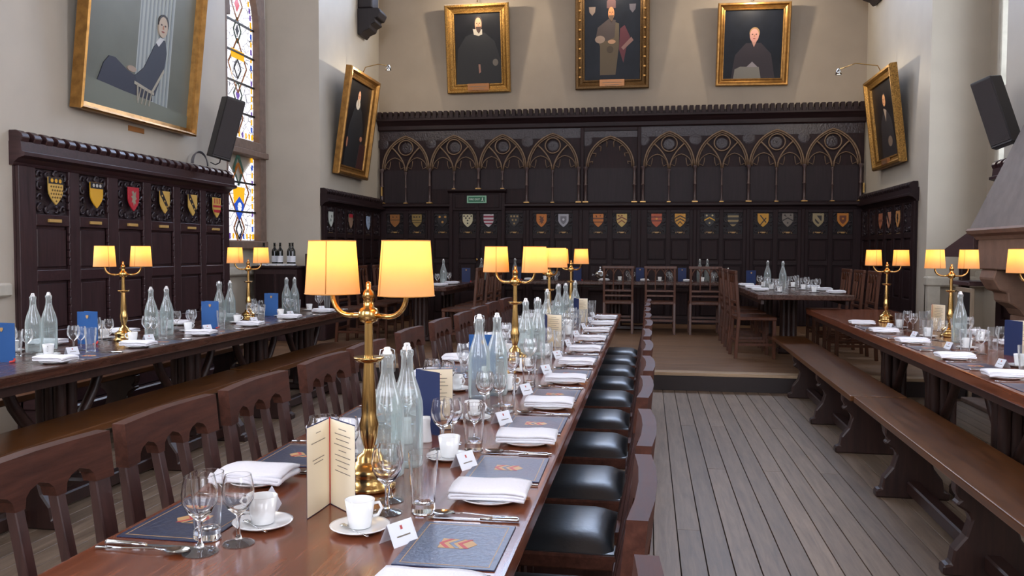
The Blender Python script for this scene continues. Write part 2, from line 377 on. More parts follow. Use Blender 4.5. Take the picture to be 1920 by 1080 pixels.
def stained_window():
    par = empty('window_1', (WL + 0.012, 0, 0), kind='structure')
    fr = MB(); y0, y1 = 8.86, 10.46
    for (a, b) in ((8.86, 8.92), (9.5, 9.6), (10.44, 10.62)): fr.box(-0.01, 0.1, a, b, 1.38, 4.4)
    fr.box(-0.01, 0.14, y0, 10.62, 2.54, 2.62); fr.box(-0.01, 0.107, y0, 10.61, 2.62, 2.74); fr.box(-0.01, 0.12, y0, 10.62, 1.36, 1.46)
    fr.build('stone_frame', STONE, par, bevel=0.01)
    for (a, b) in ((8.92, 9.5), (9.6, 10.44)):
        hd = MB(); tp = pointed(a, b, 4.22, 0.72, 12); hd.prism([(a - 0.09, 4.2), (a, 4.2)] + tp[1:-1] + [(b, 4.2), (b + 0.18, 4.2)] + [(b + 0.16, 4.7), (b - 0.1, 5.1), ((a + b) / 2, 5.3), (a, 5.05)], 'x', -0.01, 0.094)
        hd.build('stone_arch', STONE, par)
        arch_light(par, a, b, 2.76, 4.22, 0.72, 1, True, [3.08, 3.45, 3.82, 4.19])
        arch_light(par, a, b, 1.47, 2.53, 0, 1, True, [1.83, 2.2])
        c = (a + b) / 2
        for zc, hy, hz, mt, inn in ((3.02, 0.13, 0.2, BROWNG, None), (3.3, 0.11, 0.16, GREENG, PURP), (3.66, 0.24, 0.34, BROWNG, None), (3.62, 0.09, 0.12, LEAD, None), (4.1, 0.1, 0.16, GREENG, LEAD), (4.42, 0.14, 0.2, BROWNG, REDG), (2.36, 0.12, 0.2, GREENG, None), (2.08, 0.27, 0.36, BROWNG, None), (1.62, 0.14, 0.2, BROWNG, None), (1.6, 0.08, 0.12, LEAD, None)):
            diamond(par, c, zc, hy, hz, mt, 0.022, 1, inn)
        MB().box(0, 0.016, c - 0.17, c + 0.17, 3.74, 3.85).build('amber_pane', AMBER, par)
        MB().prism([(c - 0.15, 2.14), (c + 0.15, 2.14), (c + 0.13, 1.94), (c, 1.82), (c - 0.13, 1.94)], 'x', 0, 0.016).build('amber_shield_pane', AMBER, par)
        MB().prism([(c, 2.02), (c + 0.13, 1.92), (c + 0.07, 1.8), (c, 1.72), (c - 0.07, 1.8), (c - 0.13, 1.92)], 'x', 0, 0.02).build('blue_shield_pane', BLUEG, par)
        MB().prism(ell(c, 1.89, 0.05, 0.055), 'x', 0, 0.023).build('white_charge_pane', WHITEP, par)
def clear_window(name, x, sx, y0, y1, z0, z1, n, pane=None):
    par = empty(name, (x, 0, 0), kind='structure'); wd = (y1 - y0) / n; fr = MB()
    for i in range(n + 1): fr.box(0, sx * 0.1, y0 + i * wd - 0.05, y0 + i * wd + 0.05, z0, z1 + 0.1)
    for z in (z0, (z0 + z1) / 2 - 0.2, z1 + 0.75): fr.box(0, sx * 0.12, y0 - 0.05, y1 + 0.05, z - 0.06, z + 0.06)
    fr.build('stone_frame', STONEP, par, bevel=0.01)
    for i in range(n):
        arch_light(par, y0 + i * wd + 0.05, y0 + (i + 1) * wd - 0.05, z0 + 0.06, z1, 0.6, sx, False, [z0 + (z1 - z0) * q for q in (0.25, 0.5, 0.75)], pane or CLEARP)
stained_window()
clear_window('window_2', WL + 0.01, 1, 2.35, 4.65, 1.5, 5.2, 3)
clear_window('window_3', WL + 0.01, 1, -3.2, -1.1, 1.5, 5.2, 3)
clear_window('window_4', WR - 0.01, -1, 8.95, 10.42, 1.5, 5.2, 2, LEADP)
clear_window('window_5', WR - 0.01, -1, 3.0, 4.9, 1.5, 5.2, 3)
clear_window('window_6', WR - 0.01, -1, -3.2, -1.1, 1.5, 5.2, 3)
def end_window(name, y, x0, x1, z0, z1, n, sy, pane):
    par = empty(name, (0, y, 0), kind='structure'); wd = (x1 - x0) / n; fr = MB()
    for i in range(n + 1): fr.box(x0 + i * wd - 0.05, x0 + i * wd + 0.05, min(0, sy * 0.1), max(0, sy * 0.1), z0, z1)
    for z in (z0, (z0 + z1) / 2, z1): fr.box(x0 - 0.05, x1 + 0.05, min(0, sy * 0.12), max(0, sy * 0.12), z - 0.05, z + 0.05)
    fr.build('stone_frame', STONEP, par, bevel=0.01)
    for i in range(n):
        for a, b in ((z0, (z0 + z1) / 2), ((z0 + z1) / 2, z1)):
            MB().box(x0 + i * wd + 0.05, x0 + (i + 1) * wd - 0.05, min(0, sy * 0.01), max(0, sy * 0.01), a + 0.05, b - 0.05).build('pane', pane, par)
end_window('window_7', YB - 0.01, -3.9, 2.7, 5.6, 8.0, 6, -1, HIGHP)
end_window('added_fill_window', YF + 0.01, -3.4, 2.2, 2.6, 7.2, 6, 1, CLEARP)  # unseen glowing panes behind the camera, added as frontal fill light
# dado mouldings on the plaster
td = empty('trim_1', kind='structure')
for (x0, x1, y0, y1) in ((WL, WL + 0.09, 8.78, 10.84), (WR - 0.12, WR, 8.85, 10.95)): BX('dado_moulding', STONEP, x0, x1, y0, y1, 1.02, 1.13, td, 0.02)
MB().prism([(-5.15, 10.84), (-4.55, 11.24), (-4.53, 11.18), (-5.1, 10.78)], 'z', 1.02, 1.13).build('dado_moulding', STONEP, td)
BX('dado_moulding', STONEP, 3.29, 4.0, 10.74, 10.9, 0.94, 1.06, td, 0.02)
BX('dado_moulding', STONEP, XL, XL + 0.05, 5.16, 5.4, 1.0, 1.1, td, 0.015)
BX('plinth', STONEP, 3.31, 3.45, 10.76, 10.88, 0.0, 0.94, td)

# ------------------------------------------------------------------ oak panelling
def leafcurl(m, cx, cz, r, a0, turn, y):
    pts = []
    for i in range(10):
        t = i / 9; a = a0 + turn * t * 4.4; rr = r * (1 - 0.75 * t)
        pts.append((cx + rr * math.cos(a), y, cz + rr * math.sin(a)))
    m.tube(pts, [0.013 * (1 - 0.4 * i / 9) for i in range(10)], 5)
def carving_mesh(wd, ht):
    m = MB(); y = -0.006; rng = random.Random(3)
    for sx in (-1, 1):
        for j, fz in enumerate((-0.38, -0.14, 0.12, 0.37)):
            leafcurl(m, sx * wd * 0.34, ht * fz, wd * 0.11, rng.uniform(0, 6), sx * (1 if j % 2 else -1), y)
        leafcurl(m, sx * wd * 0.12, ht * 0.4, wd * 0.09, 1.0 * sx, sx, y); leafcurl(m, sx * wd * 0.12, -ht * 0.41, wd * 0.09, 2.0, -sx, y)
    me = m.mesh('carved_foliage'); me.materials.append(CARVED); return me
def cornice_prof(z, d):   # (y,z) moulding profile sticking out to -y
    return [(0, z), (-0.03, z), (-0.04, z + 0.02), (-d * 0.6, z + 0.05), (-d, z + 0.065), (-d, z + 0.09), (-d * 0.8, z + 0.1), (-d * 0.75, z + 0.17), (0, z + 0.17)]
def panelling(name, loc, rz, U0, U1, bounds, rows, z0, ztop, mats, merlon=0.125, beads=True, single_merlons=True, stub=None, plinth=True):
    pv, ph = mats
    p = empty(name, loc, rz, kind='structure')
    BX('backing_board', pv, U0, U1, -0.02, 0, z0, ztop - 0.14, p)
    zc = ztop - 0.25
    us = [U0] + [q for b in bounds for q in b] + [U1]
    for i in range(0, len(us), 2):
        BX('stile', pv, us[i], us[i + 1], -0.052, -0.02, z0, zc, p, 0.004)
        if beads and i > 0:
            m = MB(); z = rows[-1][0]
            while z < rows[0][1] - 0.03:
                if any(a <= z and z + 0.05 <= b for a, b, _ in rows): m.box(us[i] - 0.012, us[i] + 0.006, -0.056, -0.03, z, z + 0.052)
                z += 0.062
            m.build('notched_beading', ph, p, bevel=0.004)
    zs = [zc] + [q for r in rows for q in (r[1], r[0])] + [z0]
    for i in range(0, len(zs), 2):
        if zs[i] - zs[i + 1] > 0.005:
            for b in bounds: BX('rail', ph, b[0], b[1], -0.05, -0.02, zs[i + 1], zs[i], p, 0.004)
    cm = {}
    for (a, b, kind) in rows:
        for (u0, u1) in bounds:
            if kind == 'carved':
                BX('carved_panel', CARVED, u0 + 0.004, u1 - 0.004, -0.028, -0.02, a + 0.004, b - 0.004, p)
                key = round(u1 - u0, 2)
                if key not in cm: cm[key] = carving_mesh(u1 - u0, b - a)
                mk('carved_foliage', cm[key], None, p, ((u0 + u1) / 2, -0.03, (a + b) / 2))
            else: BX('panel', pv, u0 + 0.02, u1 - 0.02, -0.036, -0.02, a + 0.02, b - 0.02, p, 0.012)
    MB().prism(cornice_prof(zc, 0.13), 'x', U0 - 0.03, U1 + 0.03).build('cornice', ph, p)
    n = max(1, int((U1 - U0 + 0.06) / merlon)); st = (U1 - U0 + 0.06) / n
    if single_merlons:
        me = MB().prism([(0, 0), (-0.10, 0), (-0.115, 0.035), (-0.10, 0.06), (-0.06, 0.085), (0, 0.085)], 'x', 0, st * 0.62).mesh('merlon', 0.005); me.materials.append(ph)
        for i in range(n): mk('merlon', me, None, p, (U0 - 0.03 + i * st, 0, ztop - 0.085))
    else:
        m = MB()
        for i in range(n): m.prism([(0, 0), (-0.10, 0), (-0.115, 0.035), (-0.10, 0.06), (-0.06, 0.085), (0, 0.085)], 'x', U0 - 0.03 + i * st, U0 - 0.03 + i * st + st * 0.62, mat=Matrix.Translation((0, 0, ztop - 0.085)))
        m.build('cresting', ph, p, kind='stuff')
    if plinth:
        for k, (d, za, zb) in enumerate(((0.26, z0, z0 + 0.16), (0.2, z0 + 0.16, z0 + 0.3), (0.12, z0 + 0.3, z0 + 0.4))):
            BX('plinth_step', ph, U0, U1, -d, -0.02, za, zb, p, 0.012)
    return p
LBND = [(5.643, 6.007), (6.13, 6.49), (6.63, 6.995), (7.115, 7.485), (7.605, 7.975), (8.085, 8.44)]
ROWS = [(1.605, 1.945, 'carved'), (1.184, 1.52, 'p'), (0.72, 1.1, 'p')]
panelling('trim_2', (XL, 0, 0), PI / 2, 5.47, 8.57, LBND, ROWS, 0.0, 2.2, (PANEL, PANEL_Y))
# far left and far right returns on the dais
def evenb(u0, u1, n, g): 
    s = (u1 - u0 - g) / n; return [(u0 + g + i * s, u0 + (i + 1) * s) for i in range(n)]
FROWS = [(1.6, 1.97, 'carved'), (1.2, 1.53, 'p'), (0.75, 1.14, 'p')]
panelling('trim_3', (XL, 0, 0), PI / 2, 11.3, 13.85, evenb(11.3, 13.85, 6, 0.1), FROWS, DAIS_Z, 2.22, (SCREEN, PANEL_X), merlon=0.11)
panelling('trim_4', (XR, 0, 0), -PI / 2, -13.85, -11.2, evenb(-13.85, -11.2, 6, 0.1), FROWS, DAIS_Z, 2.24, (SCREEN, PANEL_X), merlon=0.11)
panelling('trim_5', (XR, 0, 0), -PI / 2, -8.62, -5.4, evenb(-8.62, -5.4, 6, 0.12), ROWS, 0.0, 2.22, (PANEL, PANEL_Y))

# ------------------------------------------------------------------ carved screen on the back wall
def back_screen():
    p = empty('trim_6', (0, YB, 0), kind='structure')
    BX('backing_board', SCREEN, XL + 0.02, XR - 0.02, -0.03, 0, DAIS_Z, 3.52, p)
    cols = [-4.473, -3.641, -2.805, -1.995, -1.137, -1.023, -0.236, -0.099, 0.722, 1.553, 2.399, 3.237]
    bays = [(0, 1), (1, 2), (2, 3), (3, 4), (5, 6), (7, 8), (8, 9), (9, 10), (10, 11)]
    # cornice, frieze, cresting
    MB().prism([(0, 3.36), (-0.06, 3.36), (-0.08, 3.38), (-0.08, 3.44), (-0.14, 3.5), (-0.17, 3.52), (-0.17, 3.55), (0, 3.55)], 'x', XL + 0.01, XR - 0.01).build('cornice', PANEL_X, p)
    m = MB(); n = 82; st = (XR - XL - 0.04) / n
    for i in range(n): m.box(XL + 0.02 + i * st, XL + 0.02 + i * st + st * 0.66, -0.15, -0.02, 3.55, 3.67)
    m.build('cresting', PANEL_X, p, bevel=0.006, kind='stuff')
    BX('cresting_base', PANEL_X, XL + 0.02, XR - 0.02, -0.12, 0, 3.55, 3.6, p)
    # shelf rail below the arcade
    dx0, dx1 = -3.28, -2.37
    for a, b in ((XL + 0.02, dx0), (dx1, XR - 0.02)):
        MB().prism([(0, 2.02), (-0.06, 2.02), (-0.07, 2.06), (-0.13, 2.09), (-0.13, 2.125), (-0.05, 2.14), (0, 2.14)], 'x', a, b).build('shelf_rail', PANEL_X, p)
    RIB = plain('bronzed_tracery', (120, 97, 76), 0.45, noise=0.2, bump=0.2, scale=40)
    colm = {}
    def column(x, z0, z1, r):
        key = (round(z0, 2), round(z1, 2), r); H = z1 - z0
        if key not in colm:
            mm = MB(); mm.lathe([(r * 1.9, 0), (r * 1.9, 0.02), (r * 1.3, 0.035), (r, 0.05), (r, H * 0.48), (r * 1.45, H * 0.49), (r * 1.45, H * 0.51), (r, H * 0.52), (r, H - 0.06), (r * 1.3, H - 0.045), (r * 2, H - 0.01), (r * 2, H)], 10)
            colm[key] = mm.mesh('column'); colm[key].materials.append(plain('column_oak', (86, 70, 68), 0.35, noise=0.15, scale=20))
        o = mk('column', colm[key], None, p, (x, -0.085, z0)); return o
    GB = plain('gilt_base', (190, 150, 90), 0.4, 0.6)
    ZS = 2.72
    for i, x in enumerate(cols):
        over = dx0 < x < dx1
        zb = 2.37 if over else 2.14
        column(x, zb, ZS, 0.02)
        MB().box(x - 0.045, x + 0.045, -0.13, -0.04, zb, zb + 0.018).build('column_base', GB, p)
    for bi, (a, b) in enumerate(bays):
        x0, x1 = cols[a], cols[b]; xm = (x0 + x1) / 2; apex = 3.28 if bi != 4 else 3.22
        for off, rr in ((0.012, 0.014), (0.04, 0.011)):
            pth = [(q[0], -0.085 if off < 0.02 else -0.075, q[1]) for q in pointed(x0 + off, x1 - off, ZS, apex - ZS - off, 9)]
            MB().tube(pth, rr, 6).build('arch_rib', RIB, p)
        if bi != 4:
            zb = 2.37 if dx0 < xm < dx1 else 2.14
            column(xm, zb, ZS - 0.05, 0.013)
            MB().box(xm - 0.03, xm + 0.03, -0.12, -0.05, zb, zb + 0.014).build('column_base', GB, p)
            MB().tube([(q[0], -0.078, q[1]) for q in ell(xm, 3.075, 0.125, 0.125, 22)], 0.011, 6, True).build('roundel_ring', RIB, p)
            MB().lathe([(0.0, 0.0), (0.03, 0.01), (0.05, 0.0), (0.075, 0.012), (0.1, 0.0)], 14, mat=Matrix.Translation((xm, -0.035, 3.075)) @ Matrix.Rotation(PI / 2, 4, 'X')).build('roundel_carving', CARVED, p)
            for s in (-1, 1):
                R = 0.62; pth = []
                for t in range(9):
                    f = t / 8; pth.append((xm + s * (0.012 + 0.23 * f ** 1.6), -0.078, ZS - 0.04 + 0.40 * f ** 0.82))
                MB().tube(pth, 0.013, 6).build('tracery_rib', RIB, p)
                a0, a1 = (x0 + 0.05, xm - 0.02) if s < 0 else (xm + 0.02, x1 - 0.05)
                m = MB(); m.tube([(q[0], -0.068, q[1]) for q in pointed(a0, a1, ZS - 0.01, 0.2, 6)], 0.008, 5)
                ac = (a0 + a1) / 2
                for u in (-1, 1):     # cusps
                    m.tube([(ac + u * 0.16, -0.065, ZS + 0.03), (ac + u * 0.1, -0.065, ZS + 0.0), (ac + u * 0.085, -0.065, ZS + 0.05), (ac + u * 0.075, -0.065, ZS + 0.13)], 0.006, 5)
                m.build('cusped_arch', RIB, p)
        else:
            m = MB()
            for s in (-1, 1):
                for k in range(4):
                    q = pointed(x0 + 0.05, x1 - 0.05, ZS, apex - ZS - 0.05, 8); q = q[1 + k * 2] if s < 0 else q[-2 - k * 2]
                    cx = xm; d = Vector((cx - q[0], ZS + 0.2 - q[1])); d.normalize()
                    m.tube([(q[0], -0.07, q[1]), (q[0] + d.x * 0.06, -0.07, q[1] + d.y * 0.03), (q[0] + d.x * 0.05, -0.07, q[1] + d.y * 0.06 - 0.05)], 0.009, 5)
            m.build('cusps', RIB, p)
            for xx in (x0 - 0.06, x1 + 0.07): BX('pilaster', SCREEN, xx - 0.03, xx + 0.03, -0.07, -0.03, 2.14, 3.36, p, 0.008)
            BX('bay_head', PANEL_X, x0 - 0.05, x1 + 0.05, -0.06, -0.03, 3.3, 3.36, p, 0.006)
        BX('arcade_panel', wood('arcade_panel_oak', (33, 25, 28), (50, 39, 43), 'z', 0.5, 4, spec=0.25) if 'arcade_panel_oak' not in MATS else MATS['arcade_panel_oak'], x0 + 0.03, x1 - 0.03, -0.04, -0.03, 2.16 if not dx0 < xm < dx1 else 2.38, 2.7, p)
    for i in range(len(cols) - 1):      # carved bosses in the spandrels
        if cols[i + 1] - cols[i] < 0.2: continue
        MB().lathe([(0.0, 0.006), (0.04, 0.008), (0.06, 0.003), (0.085, 0.006), (0.1, 0.0)], 12, mat=Matrix.Translation((cols[i], -0.03, 3.15)) @ Matrix.Rotation(PI / 2, 4, 'X')).build('spandrel_boss', CARVED, p)
    BX('frieze', CARVED, XL + 0.03, XR - 0.03, -0.035, -0.03, 3.2, 3.36, p)
    # lower panelling: two panels in every bay
    centres = [(-4.258, -3.874), (-3.428, -2.995), (-2.639, -2.205), (-1.749, -1.386), (-0.815, -0.434), (0.124, 0.498), (0.96, 1.326), (1.788, 2.163), (2.624, 2.992)]
    bounds = sorted((c - 0.15, c + 0.15) for q in centres for c in q)
    us = [XL + 0.03] + [q for b in bounds for q in b] + [XR - 0.03]; rows = [(1.63, 1.97, 1), (1.2, 1.55, 0), (0.75, 1.14, 0), (0.3, 0.7, 0)]
    for i in range(0, len(us), 2):
        BX('stile', SCREEN, us[i], us[i + 1], -0.06, -0.03, DAIS_Z, 2.02, p, 0.004)
        if i > 0 and i < 16:
            m = MB(); z = 0.75
            while z < 1.95:
                if any(a <= z and z + 0.05 <= b for a, b, _ in rows): m.box(us[i + 1] - 0.006, us[i + 1] + 0.012, -0.064, -0.04, z, z + 0.05)
                z += 0.062
            m.build('notched_beading', PANEL_X, p, bevel=0.004)
    zs = [2.02] + [q for r in rows for q in (r[1], r[0])] + [DAIS_Z]
    cmesh = carving_mesh(0.3, 0.34); DARKC = plain('dark_carved_ground', (26, 19, 21), 0.5, spec=0.3)
    for (u0, u1) in bounds:
        for i in range(0, len(zs), 2): BX('rail', PANEL_X, u0, u1, -0.058, -0.03, zs[i + 1], zs[i], p, 0.004)
        for a, b, c in rows:
            if c: BX('carved_panel', DARKC, u0, u1, -0.033, -0.028, a, b, p); mk('carved_foliage', cmesh, None, p, ((u0 + u1) / 2, -0.036, (a + b) / 2))
            else: BX('panel', SCREEN, u0 + 0.02, u1 - 0.02, -0.046, -0.03, a + 0.02, b - 0.02, p, 0.012)
    # pilasters between bays
    for i in range(len(centres) - 1):
        x = (centres[i][1] + centres[i + 1][0]) / 2
        if i not in (1,): BX('pilaster', SCREEN, x - 0.03, x + 0.03, -0.085, -0.055, DAIS_Z, 2.03, p, 0.008)
    # door surround and its head
    d = empty('door_1', (0, YB, 0), kind='structure')
    for x in (dx0 + 0.01, dx1 - 0.01): BX('door_post', SCREEN, x - 0.03, x + 0.03, -0.12, -0.062, DAIS_Z, 2.31, d, 0.006)
    BX('door_head', SCREEN, dx0, dx1, -0.1, -0.03, 2.02, 2.31, d, 0.004)
    MB().prism([(0, 2.31), (-0.11, 2.31), (-0.16, 2.345), (-0.16, 2.37), (0, 2.37)], 'x', dx0 - 0.04, dx1 + 0.04).build('door_cornice', PANEL_X, d)
    for a, b in ((-3.2, -2.86), (-2.8, -2.45)): BX('door_panel', SCREEN, a, b, -0.112, -0.1, 2.06, 2.29, d, 0.008)
    MB().lathe([(0, 0.05), (0.02, 0.045), (0.025, 0.03), (0.012, 0.02), (0.012, 0)], 12, mat=Matrix.Translation((-2.83, -0.06, 1.2)) @ Matrix.Rotation(PI / 2, 4, 'X')).build('door_knob', BRASS, d)
back_screen()
# ------------------------------------------------------------------ heraldic shields
def paint(c, rough=0.5): return plain('paint_%d_%d_%d' % c, c, rough)
def half(z, wd, ht):
    return wd / 2 if z >= 0.02 * ht else wd / 2 * max(0.0, 1 - (max(0, -(z - 0.02 * ht)) / (0.52 * ht)) ** 1.8)
def heater(wd, ht, k=1.0):
    zs = [0.5, 0.02, -0.1, -0.2, -0.3, -0.38, -0.45]
    R = [(half(z * ht, wd, ht) * k, z * ht * k) for z in zs]
    return [(-a, b) for a, b in R] + [(0, -0.5 * ht * k)] + R[::-1]
def band(wd, ht, a, b, inset=0.0):
    ha, hb = half(a * ht, wd, ht) - inset, half(b * ht, wd, ht) - inset
    return [(-ha, a * ht), (ha, a * ht), (hb, b * ht), (-hb, b * ht)]
def shield(loc, rz, wd, ht, field, charges, label, plaque=(196, 158, 92), pz=-0.36):
    s = empty('heraldic_shield', loc, rz, label, 'shield')
    MB().prism(heater(wd, ht), 'y', -0.012, 0.0).build('field', paint(field), s, bevel=0.002)
    d = -0.012
    for ch in charges:
        k, c = ch[0], ch[1]; m = MB(); d -= 0.0012; a = d; b = -0.011
        join = k == 'squares' and len(ch[2]) > 8
        def P(poly):
            if join: m.prism(poly, 'y', a, b)
            else: MB().prism(poly, 'y', a, b).build('charge', paint(c), s)
        if k == 'chief': P(band(wd, ht, 0.495, 0.26))
        elif k == 'bars':
            for za, zb in ch[2]: P(band(wd, ht, za, zb))
        elif k == 'pales':
            for xa in ch[2]: P([(xa * wd - 0.05 * wd, 0.46 * ht), (xa * wd + 0.05 * wd, 0.46 * ht), (xa * wd + 0.05 * wd, 0.2 * ht), (xa * wd - 0.05 * wd, 0.2 * ht)])
        elif k == 'bend': P([(-0.5 * wd, 0.5 * ht), (-0.3 * wd, 0.5 * ht), (0.36 * wd, -0.2 * ht), (0.24 * wd, -0.33 * ht), (-0.5 * wd, 0.3 * ht)])
        elif k == 'chevrons':
            for zc in ch[2]:
                t = 0.09; hw = min(half((zc - 0.2) * ht, wd, ht) - 0.002, wd * 0.48)
                P([(-hw, (zc - 0.2) * ht), (0, zc * ht), (hw, (zc - 0.2) * ht), (hw, (zc - 0.2 + t) * ht), (0, (zc + t) * ht), (-hw, (zc - 0.2 + t) * ht)])
        elif k == 'dots':
            for x, z in ch[2]:
                r = ch[3] if len(ch) > 3 else 0.07
                P(ell(x * wd, z * ht, r * wd, r * wd, 8))
        elif k == 'squares':
            for x, z in ch[2]:
                r = ch[3] if len(ch) > 3 else 0.08
                if abs(x * wd) + r * wd * 0.7 < half((z - r * 0.7) * ht, wd, ht): P([(x * wd - r * wd, z * ht), (x * wd, z * ht + r * wd), (x * wd + r * wd, z * ht), (x * wd, z * ht - r * wd)])
        elif k == 'border':
            o, i = heater(wd, ht), heater(wd * 0.66, ht * 0.66); n = len(o)
            for q in range(n): P([o[q], o[(q + 1) % n], i[(q + 1) % n], i[q]])
        elif k == 'inner': P([(x, z + 0.02 * ht) for x, z in heater(wd * 0.6, ht * 0.62)])
        elif k == 'beast':
            P([(x * wd, z * ht) for x, z in ((-0.2, 0.3), (-0.05, 0.36), (0.05, 0.24), (0.22, 0.34), (0.16, 0.12), (0.26, 0.02), (0.12, -0.04), (0.2, -0.22), (0.06, -0.16), (-0.02, -0.3), (-0.08, -0.12), (-0.22, -0.16), (-0.12, 0.02), (-0.26, 0.1), (-0.1, 0.16))])
        elif k == 'saltire':
            for sg in (-1, 1): P([(-0.3 * wd, sg * 0.34 * ht), (-0.24 * wd, sg * 0.4 * ht), (0.3 * wd, sg * -0.14 * ht), (0.24 * wd, sg * -0.2 * ht)])
        if join: m.build('chequer_charge', paint(c), s, kind='stuff')
    if plaque:
        MB().box(-wd * 0.42, wd * 0.42, -0.006, 0.012, pz * 1.0 - 0.012, pz + 0.012).build('name_plaque', plain('brass_plaque_%d' % plaque[0], plaque, 0.4, 0.1), s, bevel=0.001)
    return s
chk = [(x * 0.17 - 0.34 + (0.085 if r % 2 else 0), 0.16 - r * 0.13) for r in range(5) for x in range(5)]
AMB, GLD, BLK, WHT, RED = (222, 166, 40), (208, 168, 84), (28, 22, 24), (200, 196, 186), (178, 36, 48)
SX = XL + 0.062; SZ = 1.785
LS = [(GLD, [('chief', BLK), ('dots', AMB, [(-0.28, 0.38), (0, 0.38), (0.28, 0.38)], 0.1), ('squares', (110, 84, 40), chk, 0.05)], 'gold chequered shield with black chief and three gold cups, nearest on window-side panelling'),
      (AMB, [('chief', BLK), ('dots', WHT, [(-0.26, 0.38), (0, 0.38), (0.26, 0.38)], 0.09)], 'plain amber shield with black chief and three white cups on window-side panelling'),
      (RED, [('beast', (150, 140, 120))], 'bright red shield with silver beast on the window-side panelling'),
      (GLD, [('bend', BLK), ('dots', GLD, [(-0.3, 0.28), (-0.06, 0.05), (0.16, -0.18)], 0.06)], 'gold shield with black bend, nearer of the two on window-side panelling'),
      (GLD, [('bend', BLK), ('dots', GLD, [(-0.3, 0.28), (-0.06, 0.05), (0.16, -0.18)], 0.06)], 'gold shield with black bend, farther of the two on window-side panelling'),
      (GLD, [('pales', RED, [-0.3, 0, 0.3]), ('bars', RED, [(0.12, 0.02), (-0.1, -0.24)])], 'gold and red barred shield, last on window-side panelling beside the stained glass')]
for (a, b), (f, ch, lb) in zip(LBND, LS):
    shield((SX, (a + b) / 2 + 0.005, SZ), PI / 2, 0.16, 0.21, f, ch, lb, pz=-0.225)
BRN = (150, 96, 42); ORG = (196, 112, 28); DGL = (150, 124, 66); DK = (30, 24, 22)
tri = [(-0.28, 0.3), (0.28, 0.3), (0, -0.1)]
six = [(-0.3, 0.34), (0, 0.34), (0.3, 0.34), (-0.16, 0.06), (0.16, 0.06), (0, -0.22)]
BS = [(-4.258, BRN, [('bars', DK, [(0.08, 0.04)]), ('dots', DK, [(-0.2, 0.3), (0.2, 0.3)], 0.06)], 'dull brown shield with dark bar, first from left on back screen'),
      (-3.874, DGL, [('bars', DK, [(0.06, 0.02), (-0.12, -0.16)]), ('dots', DK, [(-0.28, 0.3), (0, 0.3), (0.28, 0.3)], 0.08)], 'olive gold shield with bars and three dark squares, second from left on back screen'),
      (-3.428, DK, [('dots', (206, 150, 70), tri, 0.12)], 'black shield with three gold discs just left of the fire exit door'),
      (-2.995, (214, 206, 170), [('squares', DK, [(-0.36, 0.36), (0, 0.36), (0.36, 0.36), (-0.18, 0.2), (0.18, 0.2), (0, 0.02), (0, -0.2)], 0.1)], 'pale shield with black lozenges on left half of fire exit door'),
      (-2.639, (206, 200, 204), [('bars', (140, 38, 62), [(0.38, 0.24), (0.1, -0.02), (-0.16, -0.27)])], 'white shield with crimson bars on right half of fire exit door'),
      (-2.205, DK, [('dots', (168, 140, 90), six, 0.1)], 'black shield with six small gold charges right of fire exit door'),
      (-1.749, ORG, [('beast', (90, 44, 16))], 'orange shield with dark beast left of the silver shield, back screen'),
      (-1.386, (170, 170, 178), [('inner', (110, 108, 116)), ('dots', (200, 200, 206), [(0, 0.08)], 0.12)], 'silver shield with grey centre on the back screen'),
      (-0.815, ORG, [('bars', (110, 56, 20), [(0.2, 0.1), (-0.08, -0.16)]), ('dots', (110, 56, 20), [(-0.2, 0.36), (0.2, 0.36)], 0.07)], 'orange barred shield under left side of the central arch, back screen'),
      (-0.434, (206, 172, 96), [('chevrons', (120, 50, 30), [0.2, -0.04]), ('squares', (120, 50, 30), [(-0.3, 0.35), (0.0, 0.36)], 0.1)], 'pale gold shield with red-brown chevrons under right side of central arch'),
      (0.124, (186, 84, 44), [('bars', (110, 40, 24), [(0.3, 0.2), (0.02, -0.08)]), ('dots', (214, 150, 60), [(0, 0.12)], 0.1)], 'red-orange shield immediately right of the central arch, back screen'),
      (0.498, (212, 150, 40), [('chevrons', DK, [0.3, 0.08, -0.14])], 'amber shield with three black chevrons on the back screen'),
      (0.96, DK, [('chevrons', (220, 168, 40), [0.16]), ('dots', (200, 180, 130), [(-0.26, 0.36), (0.26, 0.36), (0, -0.2)], 0.09)], 'black shield with one bright gold chevron on the back screen'),
      (1.326, DK, [('bars', (150, 128, 84), [(0.36, 0.22), (0.02, -0.12), (-0.3, -0.44)])], 'black shield with three dull gold bars on the back screen'),
      (1.788, (206, 150, 40), [('saltire', DK)], 'amber shield with dark saltire, fourth from right on back screen'),
      (2.163, (120, 110, 100), [('chevrons', DK, [0.12]), ('dots', DK, [(-0.26, 0.36), (0.26, 0.36), (0, -0.2)], 0.08)], 'grey shield with black chevron, third from right on back screen'),
      (2.624, (156, 140, 104), [('inner', DK), ('bend', (156, 140, 104))], 'grey-gold shield with dark centre, second from right on back screen'),
      (2.992, (196, 122, 36), [('inner', (104, 52, 26)), ('dots', (196, 122, 36), [(0, 0.1)], 0.1)], 'orange bordered shield, rightmost on the back screen')]
for x, f, ch, lb in BS:
    shield((x, YB - 0.04, 1.85), 0, 0.17, 0.215, f, ch, lb, plaque=(186, 146, 88), pz=-0.195)
fl_b = evenb(11.3, 13.85, 6, 0.1); fr_b = evenb(-13.85, -11.2, 6, 0.1)
